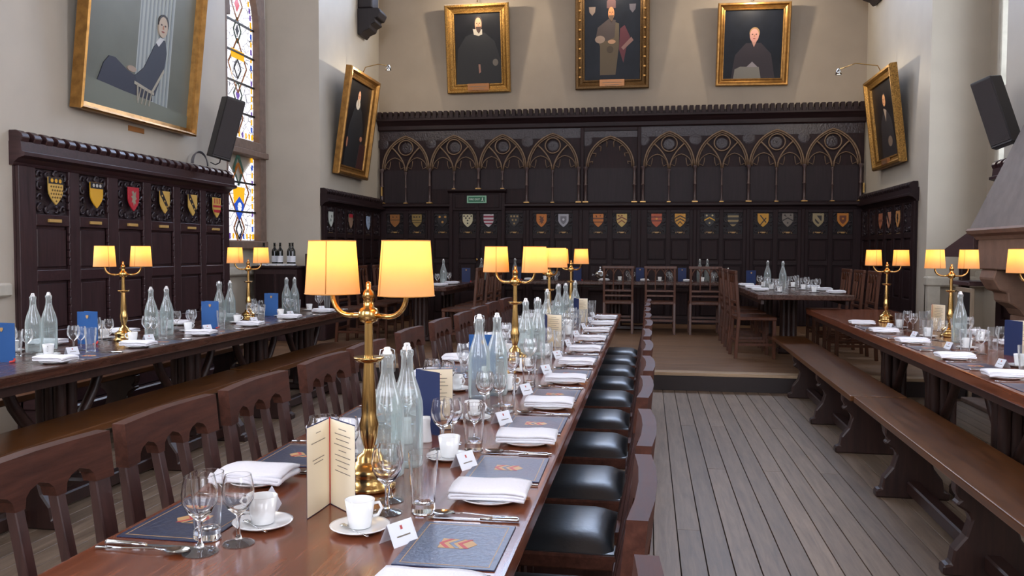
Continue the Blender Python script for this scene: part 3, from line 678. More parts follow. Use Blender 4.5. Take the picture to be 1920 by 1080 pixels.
for i, f, ch, lb in ((0, (200, 204, 196), [('dots', (120, 124, 118), [(0.1, 0.2), (-0.1, -0.05)], 0.14)], 'pale grey shield nearest the pillar on the left dais return'),
                     (2, (150, 120, 100), [('chief', (170, 40, 54))], 'tan shield with crimson chief on the left dais return'),
                     (4, (176, 196, 224), [('squares', (110, 130, 160), [(-0.15, 0.2), (0.15, 0.0)], 0.12)], 'pale blue shield near corner on the left dais return')):
    shield((XL + 0.04, sum(fl_b[i]) / 2, 1.79), PI / 2, 0.17, 0.22, f, ch, lb, pz=-0.2)
for i, f, ch, lb in ((2, (176, 110, 80), [('bars', (120, 70, 50), [(0.1, -0.05)])], 'copper barred shield farthest from the pillar on right dais return'),
                     (3, (186, 130, 104), [('bend', DK)], 'copper shield with black bend on the right dais return'),
                     (4, (196, 140, 84), [('beast', DK)], 'tan shield with dark beast nearest the pillar on right dais return')):
    shield((XR - 0.04, -sum(fr_b[i]) / 2, 1.79), -PI / 2, 0.17, 0.22, f, ch, lb, pz=-0.2)

# ------------------------------------------------------------------ framed portraits
def frame_side(prof, w0, h0, side):
    # mitred moulding: prof = list of (offset outward from sight edge, y)
    m = MB(); vs = []
    for o, y in prof:
        L, R, B, T = -w0 / 2 - o, w0 / 2 + o, -o, h0 + o
        c = {'b': ((L, B), (R, B)), 'r': ((R, B), (R, T)), 't': ((R, T), (L, T)), 'l': ((L, T), (L, B))}[side]
        vs += [(c[0][0], y, c[0][1]), (c[1][0], y, c[1][1])]
    n = len(prof); m.add(vs, [(2 * i, 2 * i + 1, 2 * i + 3, 2 * i + 2) for i in range(n - 1)] + [(2 * n - 2, 2 * n - 1, 1, 0)])
    return m
def portrait(loc, rz, tilt, W, Hh, fw, prof, fmat, bg, layers, label, plate=None, light=None, extra=None, roll=0):
    p = empty('framed_portrait', loc, rz, label, 'painting'); p.rotation_euler = (tilt, roll, rz)
    w0, h0 = W - 2 * fw, Hh - 2 * fw
    for s in 'brtl':
        m = frame_side(prof, w0, h0, s); m.v = [(a, b, c + fw) for a, b, c in m.v]; m.build('frame_moulding', fmat, p)
    cv = MB().box(-w0 / 2 - 0.01, w0 / 2 + 0.01, -0.02, -0.005, fw - 0.01, fw + h0 + 0.01).build('canvas', bg, p)
    d = -0.02
    for nm, c, poly in layers:
        d -= 0.0006
        MB().prism([(x * w0, fw + z * h0) for x, z in poly], 'y', d, -0.019).build(nm, paint(c, 0.6), cv)
    if plate:
        pw, phh, pc = plate
        pl = MB().box(-pw / 2, pw / 2, prof[-2][1] - 0.02, prof[-2][1] + 0.02, 0.02, 0.02 + phh).build('name_plate', plain('name_plate_gilt', pc, 0.4, 0.5), p, bevel=0.003)
        m = MB()
        for k in range(2): m.box(-pw * (0.38 - 0.1 * k), pw * (0.38 - 0.1 * k), prof[-2][1] - 0.0215, prof[-2][1] - 0.02, 0.02 + phh * (0.6 - 0.3 * k), 0.02 + phh * (0.66 - 0.3 * k))
        m.build('engraved_lines', INK, pl)
    if extra: extra(p, w0, h0)
    return p
def picture_light(loc, rz, reach, label, energy, drop=0.05, vis=True):
    l = empty('picture_light', loc, rz, label, 'lamp')
    MB().tube([(0, 0, 0), (0, -0.04, 0.08), (0, -reach * 0.6, 0.12), (0, -reach, drop + 0.04)], 0.007, 6).build('arm', BRASS, l)
    MB().lathe([(0.0, 0.05), (0.02, 0.05), (0.035, 0.02), (0.045, -0.03), (0.04, -0.03), (0.03, 0.02), (0, 0.045)], 14, (0, -reach, drop)).build('lamp_head', SILVER, l)
    b = MB().lathe([(0.0, -0.02), (0.018, -0.012), (0.022, 0), (0.015, 0.02), (0, 0.03)], 10, (0, -reach, drop)).build('bulb', emis('picture_bulb', (255, 244, 225), 14) if 'picture_bulb' not in MATS else MATS['picture_bulb'], l)
    ld = bpy.data.lights.new('picture_lamp', 'POINT'); ld.energy = energy; ld.color = (1, 0.86, 0.68); ld.shadow_soft_size = 0.03
    lo = bpy.data.objects.new('picture_lamp', ld); COL.objects.link(lo); lo.parent = l; lo.location = (0, -reach, drop - 0.05)
    return l
PROF_W = [(-0.005, -0.02), (0.0, -0.05), (0.02, -0.055), (0.03, -0.045), (0.07, -0.06), (0.1, -0.1), (0.13, -0.1), (0.145, -0.08), (0.145, 0.0)]
def scaled(prof, k): return [(o * k, y) for o, y in prof]
PROF_FLAT = [(-0.005, -0.02), (0.0, -0.06), (0.03, -0.07), (0.035, -0.1), (0.05, -0.11), (0.065, -0.1), (0.065, 0.0)]
DARKBG = plain('dark_canvas', (22, 21, 24), 0.4, spec=0.25, noise=0.4, scale=4)
BLUEBG = plain('blue_black_canvas', (20, 23, 31), 0.42, spec=0.2, noise=0.3, scale=4)
GREYBG = plain('grey_green_canvas', (112, 116, 108), 0.35, noise=0.06, scale=4)
SKIN, DSK, COAT = (206, 152, 118), (170, 112, 84), (24, 24, 27)
def head(x, z, r, hr=None, skin=SKIN, beard=None, asp=1.0):
    L = []
    if hr: L.append(('painted_hair', hr, ell(x + 0.004, z + r * 0.42 * asp, r * 0.98, r * 0.98 * asp)))
    L.append(('painted_face', skin, ell(x, z, r * 0.86, r * 1.15 * asp)))
    for s in (-1, 1): L.append(('painted_eye', (60, 40, 34), ell(x + s * r * 0.36, z + r * 0.2 * asp, r * 0.16, r * 0.1 * asp, 8)))
    L.append(('painted_nose', DSK, [(x - r * 0.08, z + r * 0.15 * asp), (x + r * 0.08, z + r * 0.15 * asp), (x + r * 0.14, z - r * 0.25 * asp), (x - r * 0.12, z - r * 0.25 * asp)]))
    L.append(('painted_mouth', (140, 70, 60), ell(x, z - r * 0.52 * asp, r * 0.28, r * 0.09 * asp, 8)))
    if beard: L.append(('painted_beard', beard, [(x - r * 0.7, z - r * 0.35 * asp), (x + r * 0.75, z - r * 0.35 * asp), (x + r * 0.5, z - r * 1.1 * asp), (x + 0.1 * r, z - r * 1.5 * asp), (x - r * 0.4, z - r * 1.1 * asp)]))
    return L
# left wall: large portrait of a seated sitter
strips = [('painted_column', (168, 174, 172), [(-0.05 + 0.3 * 0, 0.05), (0.28, 0.0), (0.28, 1.0), (-0.05, 1.0)])]
for i in range(9): strips.append(('painted_flute', (136, 144, 146), [(-0.04 + i * 0.036, 0.06), (-0.026 + i * 0.036, 0.06), (-0.026 + i * 0.036, 1.0), (-0.04 + i * 0.036, 1.0)]))
big = strips + [('painted_floor', (120, 124, 112), [(-0.5, 0.0), (0.5, 0.0), (0.5, 0.055), (-0.5, 0.10)]),
    ('painted_trousers', (50, 52, 66), [(-0.37, 0.095), (-0.33, 0.165), (-0.29, 0.198), (-0.24, 0.2), (-0.12, 0.165), (0.0, 0.15), (0.1, 0.15), (0.12, 0.075), (-0.02, 0.078), (-0.16, 0.083)]),
    ('painted_coat', (56, 60, 72), [(-0.06, 0.155), (0.02, 0.2), (0.06, 0.25), (0.1, 0.3), (0.15, 0.335), (0.2, 0.34), (0.225, 0.29), (0.215, 0.23), (0.18, 0.17), (0.14, 0.1), (0.02, 0.095)]),
    ('painted_hand', (168, 148, 132), ell(-0.09, 0.178, 0.04, 0.012)), ('painted_collar', (200, 200, 200), [(0.11, 0.318), (0.15, 0.345), (0.19, 0.345), (0.14, 0.305)]),
    ('painted_chair_back', (170, 164, 148), [(0.1, 0.11), (0.115, 0.105), (0.215, 0.21), (0.205, 0.22)]), ('painted_chair_arm', (170, 164, 148), [(-0.06, 0.135), (-0.06, 0.123), (0.13, 0.1), (0.13, 0.112)])]
for i in range(4): big.append(('painted_spindle', (160, 154, 140), [(0.0 + i * 0.035, 0.118), (0.008 + i * 0.035, 0.118), (-0.012 + i * 0.035, 0.05), (-0.02 + i * 0.035, 0.05)]))
big.append(('painted_leg', (160, 154, 140), [(-0.035, 0.125), (-0.025, 0.125), (-0.015, 0.06), (-0.025, 0.06)]))
big += head(0.165, 0.39, 0.052, (56, 54, 52), (186, 168, 148), asp=0.72)
portrait((XL + 0.02, 6.93, 2.47), PI / 2, math.radians(6), 1.72, 2.3, 0.065, PROF_FLAT, GOLDS, GREYBG, big, 'large gilt-framed portrait of a seated person in dark suit, above window-side panelling')
BX('plaque', plain('copper_plaque', (176, 120, 70), 0.4, 0.4), XL, XL + 0.008, 6.86, 7.09, 2.395, 2.44)
tag(bpy.data.objects['plaque'], 'small copper plaque on wall beneath the large seated portrait', 'plaque')
gown = [('painted_gown', COAT, [(-0.34, 0.0), (-0.3, 0.45), (-0.16, 0.68), (0.02, 0.74), (0.18, 0.68), (0.34, 0.42), (0.36, 0.0)]), ('painted_ruff', (196, 186, 170), ell(-0.02, 0.745, 0.085, 0.06))]
portrait((XL + 0.02, 12.34, 2.47), PI / 2, math.radians(8), 1.3, 1.56, 0.145, PROF_W, GOLDS, DARKBG, gown + head(-0.01, 0.83, 0.065, (40, 30, 26), beard=(190, 176, 156)) + [('painted_hand', DSK, ell(-0.3, 0.28, 0.03, 0.06)), ('painted_hand', DSK, ell(0.26, 0.36, 0.05, 0.03)), ('painted_drape', (60, 28, 28), [(0.2, 0.0), (0.5, 0.0), (0.5, 0.3), (0.24, 0.3)])],
    'gilt-framed portrait of bearded sitter in white ruff on wall left of the screen')
portrait((XR - 0.02, 12.3, 2.53), -PI / 2, math.radians(7), 1.36, 1.28, 0.13, scaled(PROF_W, 0.9), GOLD, DARKBG, [('painted_gown', (34, 28, 30), [(-0.3, 0.0), (-0.22, 0.5), (0.0, 0.66), (0.22, 0.5), (0.36, 0.0)]), ('painted_collar', (150, 130, 112), [(-0.06, 0.66), (0.06, 0.62), (0.0, 0.48)]), ('painted_hand', (120, 100, 84), ell(0.1, 0.2, 0.09, 0.07))] + head(0.0, 0.76, 0.07, (44, 34, 28), (196, 140, 92)),
    'carved gilt portrait of dark-robed sitter on wall right of the screen', (0.3, 0.09, (160, 108, 66)))
p1 = [('painted_gown', COAT, [(-0.5, 0.0), (-0.44, 0.5), (-0.26, 0.68), (-0.02, 0.74), (0.16, 0.72), (0.36, 0.6), (0.5, 0.3), (0.5, 0.0)]), ('painted_ruff', (188, 178, 162), [(-0.1, 0.78), (-0.08, 0.7), (0.02, 0.68), (0.1, 0.7), (0.1, 0.77)])] + head(0.02, 0.84, 0.085, (48, 32, 26), beard=(66, 46, 38)) + [('painted_hand', (150, 110, 96), [(0.0, 0.28), (0.04, 0.28), (0.05, 0.17), (0.01, 0.15)]), ('painted_hand', (104, 96, 88), ell(0.37, 0.3, 0.06, 0.05))]
portrait((-2.8, YB - 0.02, 3.97), 0, math.radians(8), 1.06, 1.42, 0.145, PROF_W, GOLD, DARKBG, p1, 'gilt-framed portrait of bearded sitter in black, left of three on back wall', (0.36, 0.13, (190, 154, 84)), roll=-0.008)
p2 = [('painted_robe', (92, 78, 58), [(-0.22, 0.06), (-0.22, 0.4), (-0.28, 0.5), (-0.22, 0.62), (-0.04, 0.7), (0.12, 0.66), (0.12, 0.4), (0.06, 0.06)]), ('painted_cope', (72, 60, 56), [(-0.3, 0.48), (-0.26, 0.62), (-0.06, 0.72), (0.06, 0.7), (0.04, 0.5), (-0.1, 0.46)]), ('painted_mantle', (92, 40, 48), [(0.12, 0.36), (0.14, 0.6), (0.22, 0.64), (0.32, 0.5), (0.26, 0.4), (0.2, 0.2)]),
      ('painted_sleeve', (150, 128, 112), ell(-0.22, 0.48, 0.09, 0.045)), ('painted_sleeve', (140, 104, 96), [(0.16, 0.38), (0.34, 0.5), (0.38, 0.46), (0.2, 0.35)]), ('painted_hand', (178, 136, 104), ell(-0.01, 0.45, 0.07, 0.025)), ('painted_mitre', (92, 60, 58), [(-0.1, 0.84), (-0.1, 0.92), (-0.02, 0.99), (0.06, 0.92), (0.06, 0.84)]), ('painted_emblem', (70, 56, 40), ell(-0.04, 0.36, 0.06, 0.04)),
      ('painted_shield', (130, 112, 100), [(-0.42, 0.86), (-0.3, 0.86), (-0.31, 0.8), (-0.36, 0.76), (-0.41, 0.8)]), ('painted_shield', (90, 84, 92), [(0.3, 0.88), (0.42, 0.88), (0.41, 0.82), (0.36, 0.78), (0.31, 0.82)])] + head(-0.02, 0.78, 0.065, None, (196, 132, 84), (96, 74, 56))
def blocks(p, w0, h0):
    m = MB(); n = 9
    for i in range(n):
        z = 0.14 + h0 * (i + 0.3) / n
        for s in (-1, 1): m.box(s * (w0 / 2 + 0.07) - 0.02, s * (w0 / 2 + 0.07) + 0.02, -0.09, -0.05, z, z + 0.03)
    m.build('frame_studs', GOLDS, p, bevel=0.004)
portrait((-0.61, YB - 0.02, 3.975), 0, math.radians(7), 1.18, 1.62, 0.145, PROF_W, GOLDD, BLUEBG, p2, 'dark gilt portrait of two robed figures, middle of three on back wall', (0.4, 0.13, (150, 112, 70)), extra=blocks)
p3 = [('painted_coat', (36, 26, 34), [(-0.36, 0.0), (-0.3, 0.35), (-0.12, 0.52), (0.14, 0.52), (0.32, 0.36), (0.4, 0.0)]), ('painted_paper', (120, 116, 108), [(-0.32, 0.0), (-0.3, 0.14), (-0.2, 0.18), (0.12, 0.17), (0.16, 0.0)]), ('painted_hand', (140, 132, 136), [(-0.1, 0.17), (0.0, 0.25), (0.1, 0.17)]), ('painted_neck', (180, 132, 116), [(-0.03, 0.56), (0.07, 0.56), (0.02, 0.46)])] + head(0.02, 0.63, 0.09, (150, 118, 76), (196, 142, 128), asp=0.95)
portrait((1.57, YB - 0.02, 3.97), 0, math.radians(8), 1.1, 1.26, 0.11, scaled(PROF_W, 0.76), GOLDS, BLUEBG, p3, 'gilt-framed portrait of fair-haired sitter in dark coat, right of three on back wall', roll=0.012)
PLE = 32.0
picture_light((-2.8, YB - 0.24, 5.4), 0, 0.45, 'brass picture light above the left portrait on back wall', PLE)
picture_light((-0.61, YB - 0.24, 5.62), 0, 0.45, 'brass picture light above the middle portrait on back wall', PLE)
picture_light((1.57, YB - 0.22, 5.24), 0, 0.45, 'brass picture light above the right portrait on back wall', PLE)
picture_light((XL + 0.26, 12.34, 4.03), PI / 2, 0.4, 'brass picture light over the ruff portrait left of the screen', PLE * 0.5)
picture_light((XR - 0.2, 12.3, 3.82), -PI / 2, 0.55, 'brass picture light with lit bulb, right of the screen', PLE * 0.5, drop=0.0)
picture_light((XL + 0.27, 6.93, 4.78), PI / 2, 0.5, 'brass picture light over the large seated portrait', PLE * 0.8)

# ------------------------------------------------------------------ speakers, corbels, sign, plates
def speaker(loc, rz, tilt, label, flip=1):
    s = empty('loudspeaker', loc, rz, label, 'speaker'); s.rotation_euler = (tilt, 0, rz)
    MB().prism([(-0.12, 0), (-0.09, -0.16), (0.09, -0.16), (0.12, 0)], 'z', 0, 0.62).build('cabinet', BLACK, s, bevel=0.006)
    MB().box(-0.085, 0.085, -0.168, -0.158, 0.02, 0.6).build('grille', plain('speaker_grille', (44, 38, 40), 0.6, bump=0.4, scale=300), s, bevel=0.003)
    MB().tube([(0, 0.0, 0.3), (0, 0.05, 0.31), (0, 0.12, 0.33)], 0.012, 6).build('bracket', BLACK, s)
    MB().tube([(0.02, 0.0, 0.05), (0.03, 0.05, -0.03), (0.0, 0.08, -0.06), (-0.05, 0.1, -0.05)], 0.006, 5).build('cable', BLACK, s)
    return s
speaker((-4.34, 8.05, 2.27), PI / 2 + 0.5, math.radians(10), 'black loudspeaker on bracket beside the stained glass window'); 
bpy.data.objects['loudspeaker'].rotation_euler = (math.radians(4), math.radians(14), PI / 2 - 0.9)
sr = speaker((3.16, 8.15, 2.3), -PI / 2 - 0.5, 0, 'dark brown loudspeaker angled on the wall above the fireplace'); sr.rotation_euler = (math.radians(4), math.radians(-17), -PI / 2 + 0.8)
cc = MB()
for k in range(3):
    cc.tube([(0.004 * k, 0.16 * math.cos(PI * t / 12) * (1 - 0.08 * k), 0.0 + 0.12 * math.sin(PI * t / 12) * (1 + 0.06 * k)) for t in range(13)], 0.006, 5)
tag(cc.build('coiled_cable', plain('grey_cable', (96, 94, 98), 0.5), loc=(XL + 0.08, 7.92, 2.2)), 'grey looped cable lying on top of the window-side panelling', 'cable')
def corbel(loc, rz, label):
    c = empty('roof_corbel', loc, rz, label, 'corbel'); DW = wood('roof_timber', (24, 19, 22), (44, 36, 40), 'z', 0.5, 5) if 'roof_timber' not in MATS else MATS['roof_timber']
    BX('wall_post', DW, -0.16, 0.16, -0.24, 0, 0.42, 2.6, c, 0.02)
    MB().prism([(0, 0.42), (-0.34, 0.42), (-0.38, 0.36), (-0.34, 0.27), (-0.28, 0.26), (-0.3, 0.2), (-0.22, 0.16), (-0.2, 0.1), (-0.1, 0.06), (-0.05, 0.0), (0, 0.02)], 'x', -0.17, 0.17).build('carved_bracket', DW, c, bevel=0.01)
    return c
corbel((XL, 13.0, 4.72), PI / 2, 'dark carved timber corbel high on left wall near the corner')
corbel((XR, 13.25, 5.0), -PI / 2, 'dark carved timber corbel high on right wall near the corner')
def text_mesh(txt, size):
    cu = bpy.data.curves.new('txt', 'FONT'); cu.body = txt; cu.size = size; cu.align_x = 'CENTER'; cu.align_y = 'CENTER'; cu.extrude = 0.001
    to = bpy.data.objects.new('txt', cu); COL.objects.link(to); bpy.context.view_layer.update()
    dg = bpy.context.evaluated_depsgraph_get(); me = bpy.data.meshes.new_from_object(to.evaluated_get(dg)); bpy.data.objects.remove(to); return me
sg = empty('exit_sign', (-2.825, YB - 0.125, 2.2), 0, 'green fire exit sign over the door in back screen', 'sign')
BX('border', plain('sign_pale_green', (150, 200, 170), 0.5), -0.165, 0.165, -0.01, 0.01, -0.062, 0.062, sg, 0.003)
BX('panel', plain('sign_green', (40, 110, 78), 0.5), -0.14, 0.14, -0.013, -0.008, -0.042, 0.042, sg)
SWH = plain('sign_white', (235, 240, 235), 0.5)
tm = text_mesh('FIRE EXIT', 0.045); to = mk('lettering', tm, SWH, sg, (-0.035, -0.0145, 0)); to.rotation_euler = (PI / 2, 0, 0)
m = MB(); m.prism(ell(0.1, 0.022, 0.008, 0.008, 10), 'y', -0.0145, -0.012); m.prism([(0.09, 0.012), (0.108, 0.012), (0.104, -0.012), (0.12, -0.03), (0.112, -0.033), (0.098, -0.014), (0.084, -0.03), (0.077, -0.026), (0.092, -0.008)], 'y', -0.0145, -0.012)
m.build('running_figure', SWH, sg)
tag(BX('brass_plate', BRASS, -4.48, -4.45, YB - 0.13, YB - 0.1, 2.27, 2.42), 'small brass plate at left end of the screen arcade', 'plate')
tag(BX('brass_plate', BRASS, 3.26, 3.285, YB - 0.13, YB - 0.1, 2.27, 2.42), 'small brass plate at right end of the screen arcade', 'plate')

# ------------------------------------------------------------------ fireplace on the right
def fireplace():
    f = empty('stone_fireplace', (XR, 6.9, 0), 0, 'brown stone fireplace with grey sloping hood on the right wall', 'fireplace')
    HG = plain('hood_stone', (128, 118, 112), 0.7, noise=0.12, bump=0.2, scale=8)
    MB().add([(-0.46, -1.25, 1.56), (-0.46, 1.25, 1.56), (0, 1.25, 1.56), (0, -1.25, 1.56), (-0.1, -0.5, 2.9), (-0.1, 0.5, 2.9), (0, 0.5, 2.9), (0, -0.5, 2.9)], [(0, 1, 5, 4), (1, 2, 6, 5), (3, 0, 4, 7), (4, 5, 6, 7), (0, 3, 2, 1), (2, 3, 7, 6)]).build('hood', HG, f)
    MB().prism([(0, 1.46), (-0.4, 1.46), (-0.42, 1.49), (-0.47, 1.51), (-0.49, 1.54), (-0.47, 1.56), (0, 1.56)], 'y', -1.27, 1.27).build('mantel_moulding', STONEB, f)
    BX('frieze', STONEB, -0.4, 0, -1.22, 1.22, 1.2, 1.46, f, 0.01)
    for s in (-1, 1):
        MB().prism([(0, 1.2), (-0.38, 1.2), (-0.4, 1.12), (-0.34, 1.02), (-0.28, 1.0), (-0.27, 0.92), (-0.18, 0.86), (-0.14, 0.8), (0, 0.78)], 'y', s * 1.02 - 0.16, s * 1.02 + 0.16).build('corbel_bracket', STONEB, f, bevel=0.01)
        BX('jamb', STONEB, -0.14, 0, s * 1.02 - 0.15, s * 1.02 + 0.15, 0, 0.8, f, 0.01)
    BX('fire_opening', SOOT, -0.06, 0, -0.86, 0.86, 0, 1.2, f)
    BX('hearth', STONE, -0.5, 0, -1.25, 1.25, 0, 0.04, f, 0.005)
fireplace()
d = empty('reading_desk', (3.1, 8.82, DAIS_Z), 0, 'dark brown reading desk with sloping top between fireplace and right window', 'desk')
DB = wood('desk_oak', (58, 38, 38), (92, 66, 64), 'y', 0.45, 5)
MB().prism([(-0.62, 1.36), (-0.56, 1.38), (0.26, 1.175), (0.26, 1.13), (-0.62, 1.13)], 'x', -0.2, 0.2).build('sloping_top', DB, d, bevel=0.004)
BX('post', LEGW, -0.06, 0.02, 0.06, 0.14, 0.05, 1.13, d, 0.006); BX('base', LEGW, -0.16, 0.16, -0.1, 0.3, 0.0, 0.05, d, 0.006)
BX('shelf', DB, -0.16, 0.16, -0.42, 0.1, 0.86, 0.9, d, 0.006)
sd = empty('framed_board', (2.92, 8.39, 0.0), 0.0, 'dark framed board leaning beside the fireplace jamb', 'board')
for a in ((-0.03, 0.0, -0.2, -0.17), (-0.03, 0.0, 0.17, 0.2)): BX('frame_upright', plain('pale_wood', (150, 132, 110), 0.5), a[0], a[1], a[2], a[3], 0, 1.02, sd, 0.003)
BX('frame_head', plain('pale_wood', (150, 132, 110), 0.5), -0.03, 0.0, -0.17, 0.17, 0.98, 1.02, sd, 0.003)
BX('board_panel', BLACK, -0.02, -0.008, -0.17, 0.17, 0.02, 0.98, sd)

# ------------------------------------------------------------------ sideboard with wine in the left bay
sb = empty('sideboard', (-4.72, 10.42, DAIS_Z), 0, 'dark oak sideboard in the stained glass window bay', 'sideboard')
BX('body', PANEL, -0.3, 0.28, -0.22, 0.22, 0.0, 0.93, sb, 0.004); BX('top', PANEL_X, -0.33, 0.3, -0.25, 0.24, 0.93, 0.965, sb, 0.008)
for x in (-0.15, 0.13):
    dd = BX('door', SCREEN, x - 0.125, x + 0.125, -0.235, -0.22, 0.08, 0.86, sb, 0.006); MB().lathe([(0, 0), (0.012, 0), (0.015, 0.015), (0, 0.022)], 10, mat=Matrix.Translation((x + 0.09, -0.235, 0.5)) @ Matrix.Rotation(PI / 2, 4, 'X')).build('knob', BRASS, dd)
tag(BX('cabinet_box', PANEL, -4.39, -4.12, 10.35, 10.75, DAIS_Z, 1.3, None, 0.006), 'tall dark wooden box standing right of the sideboard', 'cabinet')
wb = MB().lathe([(0, 0), (0.036, 0), (0.037, 0.01), (0.037, 0.19), (0.03, 0.215), (0.014, 0.235), (0.013, 0.29), (0.0155, 0.29), (0.0155, 0.3), (0, 0.3)], 14)
wbm = wb.mesh('wine_bottle'); wbm.materials.append(GLASSB)
wlm = MB().lathe([(0.0375, 0.05), (0.0375, 0.13)], 14).mesh('bottle_label'); wlm.materials.append(PAPER)
for i, (x, y) in enumerate(((-4.95, 10.34), (-4.83, 10.4), (-4.72, 10.33), (-4.62, 10.4), (-4.55, 10.33))):
    o = empty('wine_bottle', (x, y, DAIS_Z + 0.965), 0, 'dark wine bottle with white label, %s from the left on the sideboard' % ORD[i], 'bottle', 'wine bottles on the sideboard')
    mk('glass', wbm, None, o); mk('bottle_label', wlm, None, o)
# ------------------------------------------------------------------ chairs
def four_centred(a, b, z, rise):
    w = b - a; return [(a, z), (a + w * 0.06, z + rise * 0.5), (a + w * 0.2, z + rise * 0.78), (a + w * 0.5, z + rise), (b - w * 0.2, z + rise * 0.78), (b - w * 0.06, z + rise * 0.5), (b, z)]
def hall_chair():
    c = empty('dining_chair')          # faces +x; seat centre at origin
    W = 0.44; hw = W / 2
    MB().box(-0.19, 0.21, -hw, hw, 0.40, 0.445).build('seat_frame', CHAIRW, c, bevel=0.006)
    m = MB(); n = 14; vs = []; fs = []
    L0, L1, B0, B1 = -0.165, 0.2, -hw + 0.015, hw - 0.015
    for i in range(n + 1):
        for j in range(n + 1):
            u, v = i / n, j / n; e = min(1, min(u, 1 - u) * 6) ** 0.5 * min(1, min(v, 1 - v) * 6) ** 0.5
            vs.append((L0 + (L1 - L0) * u, B0 + (B1 - B0) * v, 0.447 + 0.03 * e + 0.016 * (1 - (2 * v - 1) ** 2) * min(1, min(u, 1 - u) * 5) ** 0.5))
    for i in range(n):
        for j in range(n): fs.append((i * (n + 1) + j, (i + 1) * (n + 1) + j, (i + 1) * (n + 1) + j + 1, i * (n + 1) + j + 1))
    m.add(vs, fs, True); m.box(L0, L1, B0, B1, 0.44, 0.448); m.build('leather_cushion', LEATHER, c)
    for s in (-1, 1):
        MB().box(0.16, 0.205, s * (hw - 0.024) - 0.022, s * (hw - 0.024) + 0.022, 0, 0.40).build('leg', CHAIRV, c, bevel=0.004)
        yc = s * (hw - 0.026)
        MB().prism([(-0.205, 0), (-0.165, 0), (-0.168, 0.45), (-0.229, 0.83), (-0.25, 0.83), (-0.205, 0.45)], 'y', yc - 0.025, yc + 0.025).build('back_post', CHAIRV, c, bevel=0.003)
        MB().box(-0.17, 0.17, s * (hw - 0.02) - 0.01, s * (hw - 0.02) + 0.01, 0.16, 0.19).build('side_stretcher', CHAIRV, c)
    MB().box(0.175, 0.19, -hw + 0.04, hw - 0.04, 0.22, 0.25).build('front_stretcher', CHAIRW, c)
    # top rail with three lancet heads cut into its lower edge, slightly bowed
    def bow(y, z): return -0.215 - 0.1 * (z - 0.80) - 0.013 * (1 - (y / hw) ** 2)
    ow = (W - 2 * 0.055 - 2 * 0.028) / 3; low = 0.815
    pts = [(-hw, low), (-hw + 0.055, low)]
    for k in range(3):
        a = -hw + 0.055 + k * (ow + 0.028); pts += four_centred(a, a + ow, low, 0.042); 
        if k < 2: pts += []
    pts += [(hw, low)]
    up = [(hw, 0.92), (hw * 0.5, 0.921), (0, 0.922), (-hw * 0.5, 0.921), (-hw, 0.92)]
    poly = [];
    for q in pts:
        if not poly or (abs(q[0] - poly[-1][0]) + abs(q[1] - poly[-1][1])) > 1e-5: poly.append(q)
    poly += up; n = len(poly); mm = MB()
    mm.prism(poly, 'x', 0, -0.034)
    mm.v = [(x + bow(y, z), y, z) for x, y, z in mm.v]
    me = mm.mesh('top_rail', 0, tri=True); mk('top_rail', me, CHAIRW, c)
    for k in range(2):
        yc = -hw + 0.055 + (k + 1) * ow + k * 0.028 + 0.014
        MB().prism([(-0.165, 0.50), (-0.19, 0.50), (bow(yc, low) - 0.026, low + 0.005), (bow(yc, low) - 0.002, low + 0.005)], 'y', yc - 0.013, yc + 0.013).build('back_slat', CHAIRV, c, bevel=0.002)
    MB().box(-0.2, -0.165, -hw + 0.03, hw - 0.03, 0.47, 0.51).build('back_rail', CHAIRW, c, bevel=0.003)
    return freeze(c)
HC = hall_chair()
TX0, TX1, TZ = -1.074, -0.247, 0.76       # centre table
LCH = [1.02, 1.55, 2.06, 2.56, 3.14, 3.655, 4.37, 5.0, 5.6, 6.2, 6.8, 7.4]
RCH = [0.95, 1.54, 2.05, 2.67, 3.22, 3.85, 4.45, 5.08, 5.68, 6.28, 6.88, 7.45]
for i, y in enumerate(LCH):
    place(HC, (-1.01 + random.uniform(-0.012, 0.012), y, 0), random.uniform(-0.02, 0.02), 'dark wooden chair with three lancet openings, %s from camera on window side of centre table' % ORD[i], 'chair', 'hall chairs along the centre table')
for i, y in enumerate(RCH):
    place(HC, (-0.25 + random.uniform(-0.008, 0.008), y, 0), PI + random.uniform(-0.02, 0.02), 'dark wooden chair with black leather seat, %s from camera on aisle side of centre table' % ORD[i], 'chair', 'hall chairs along the centre table')
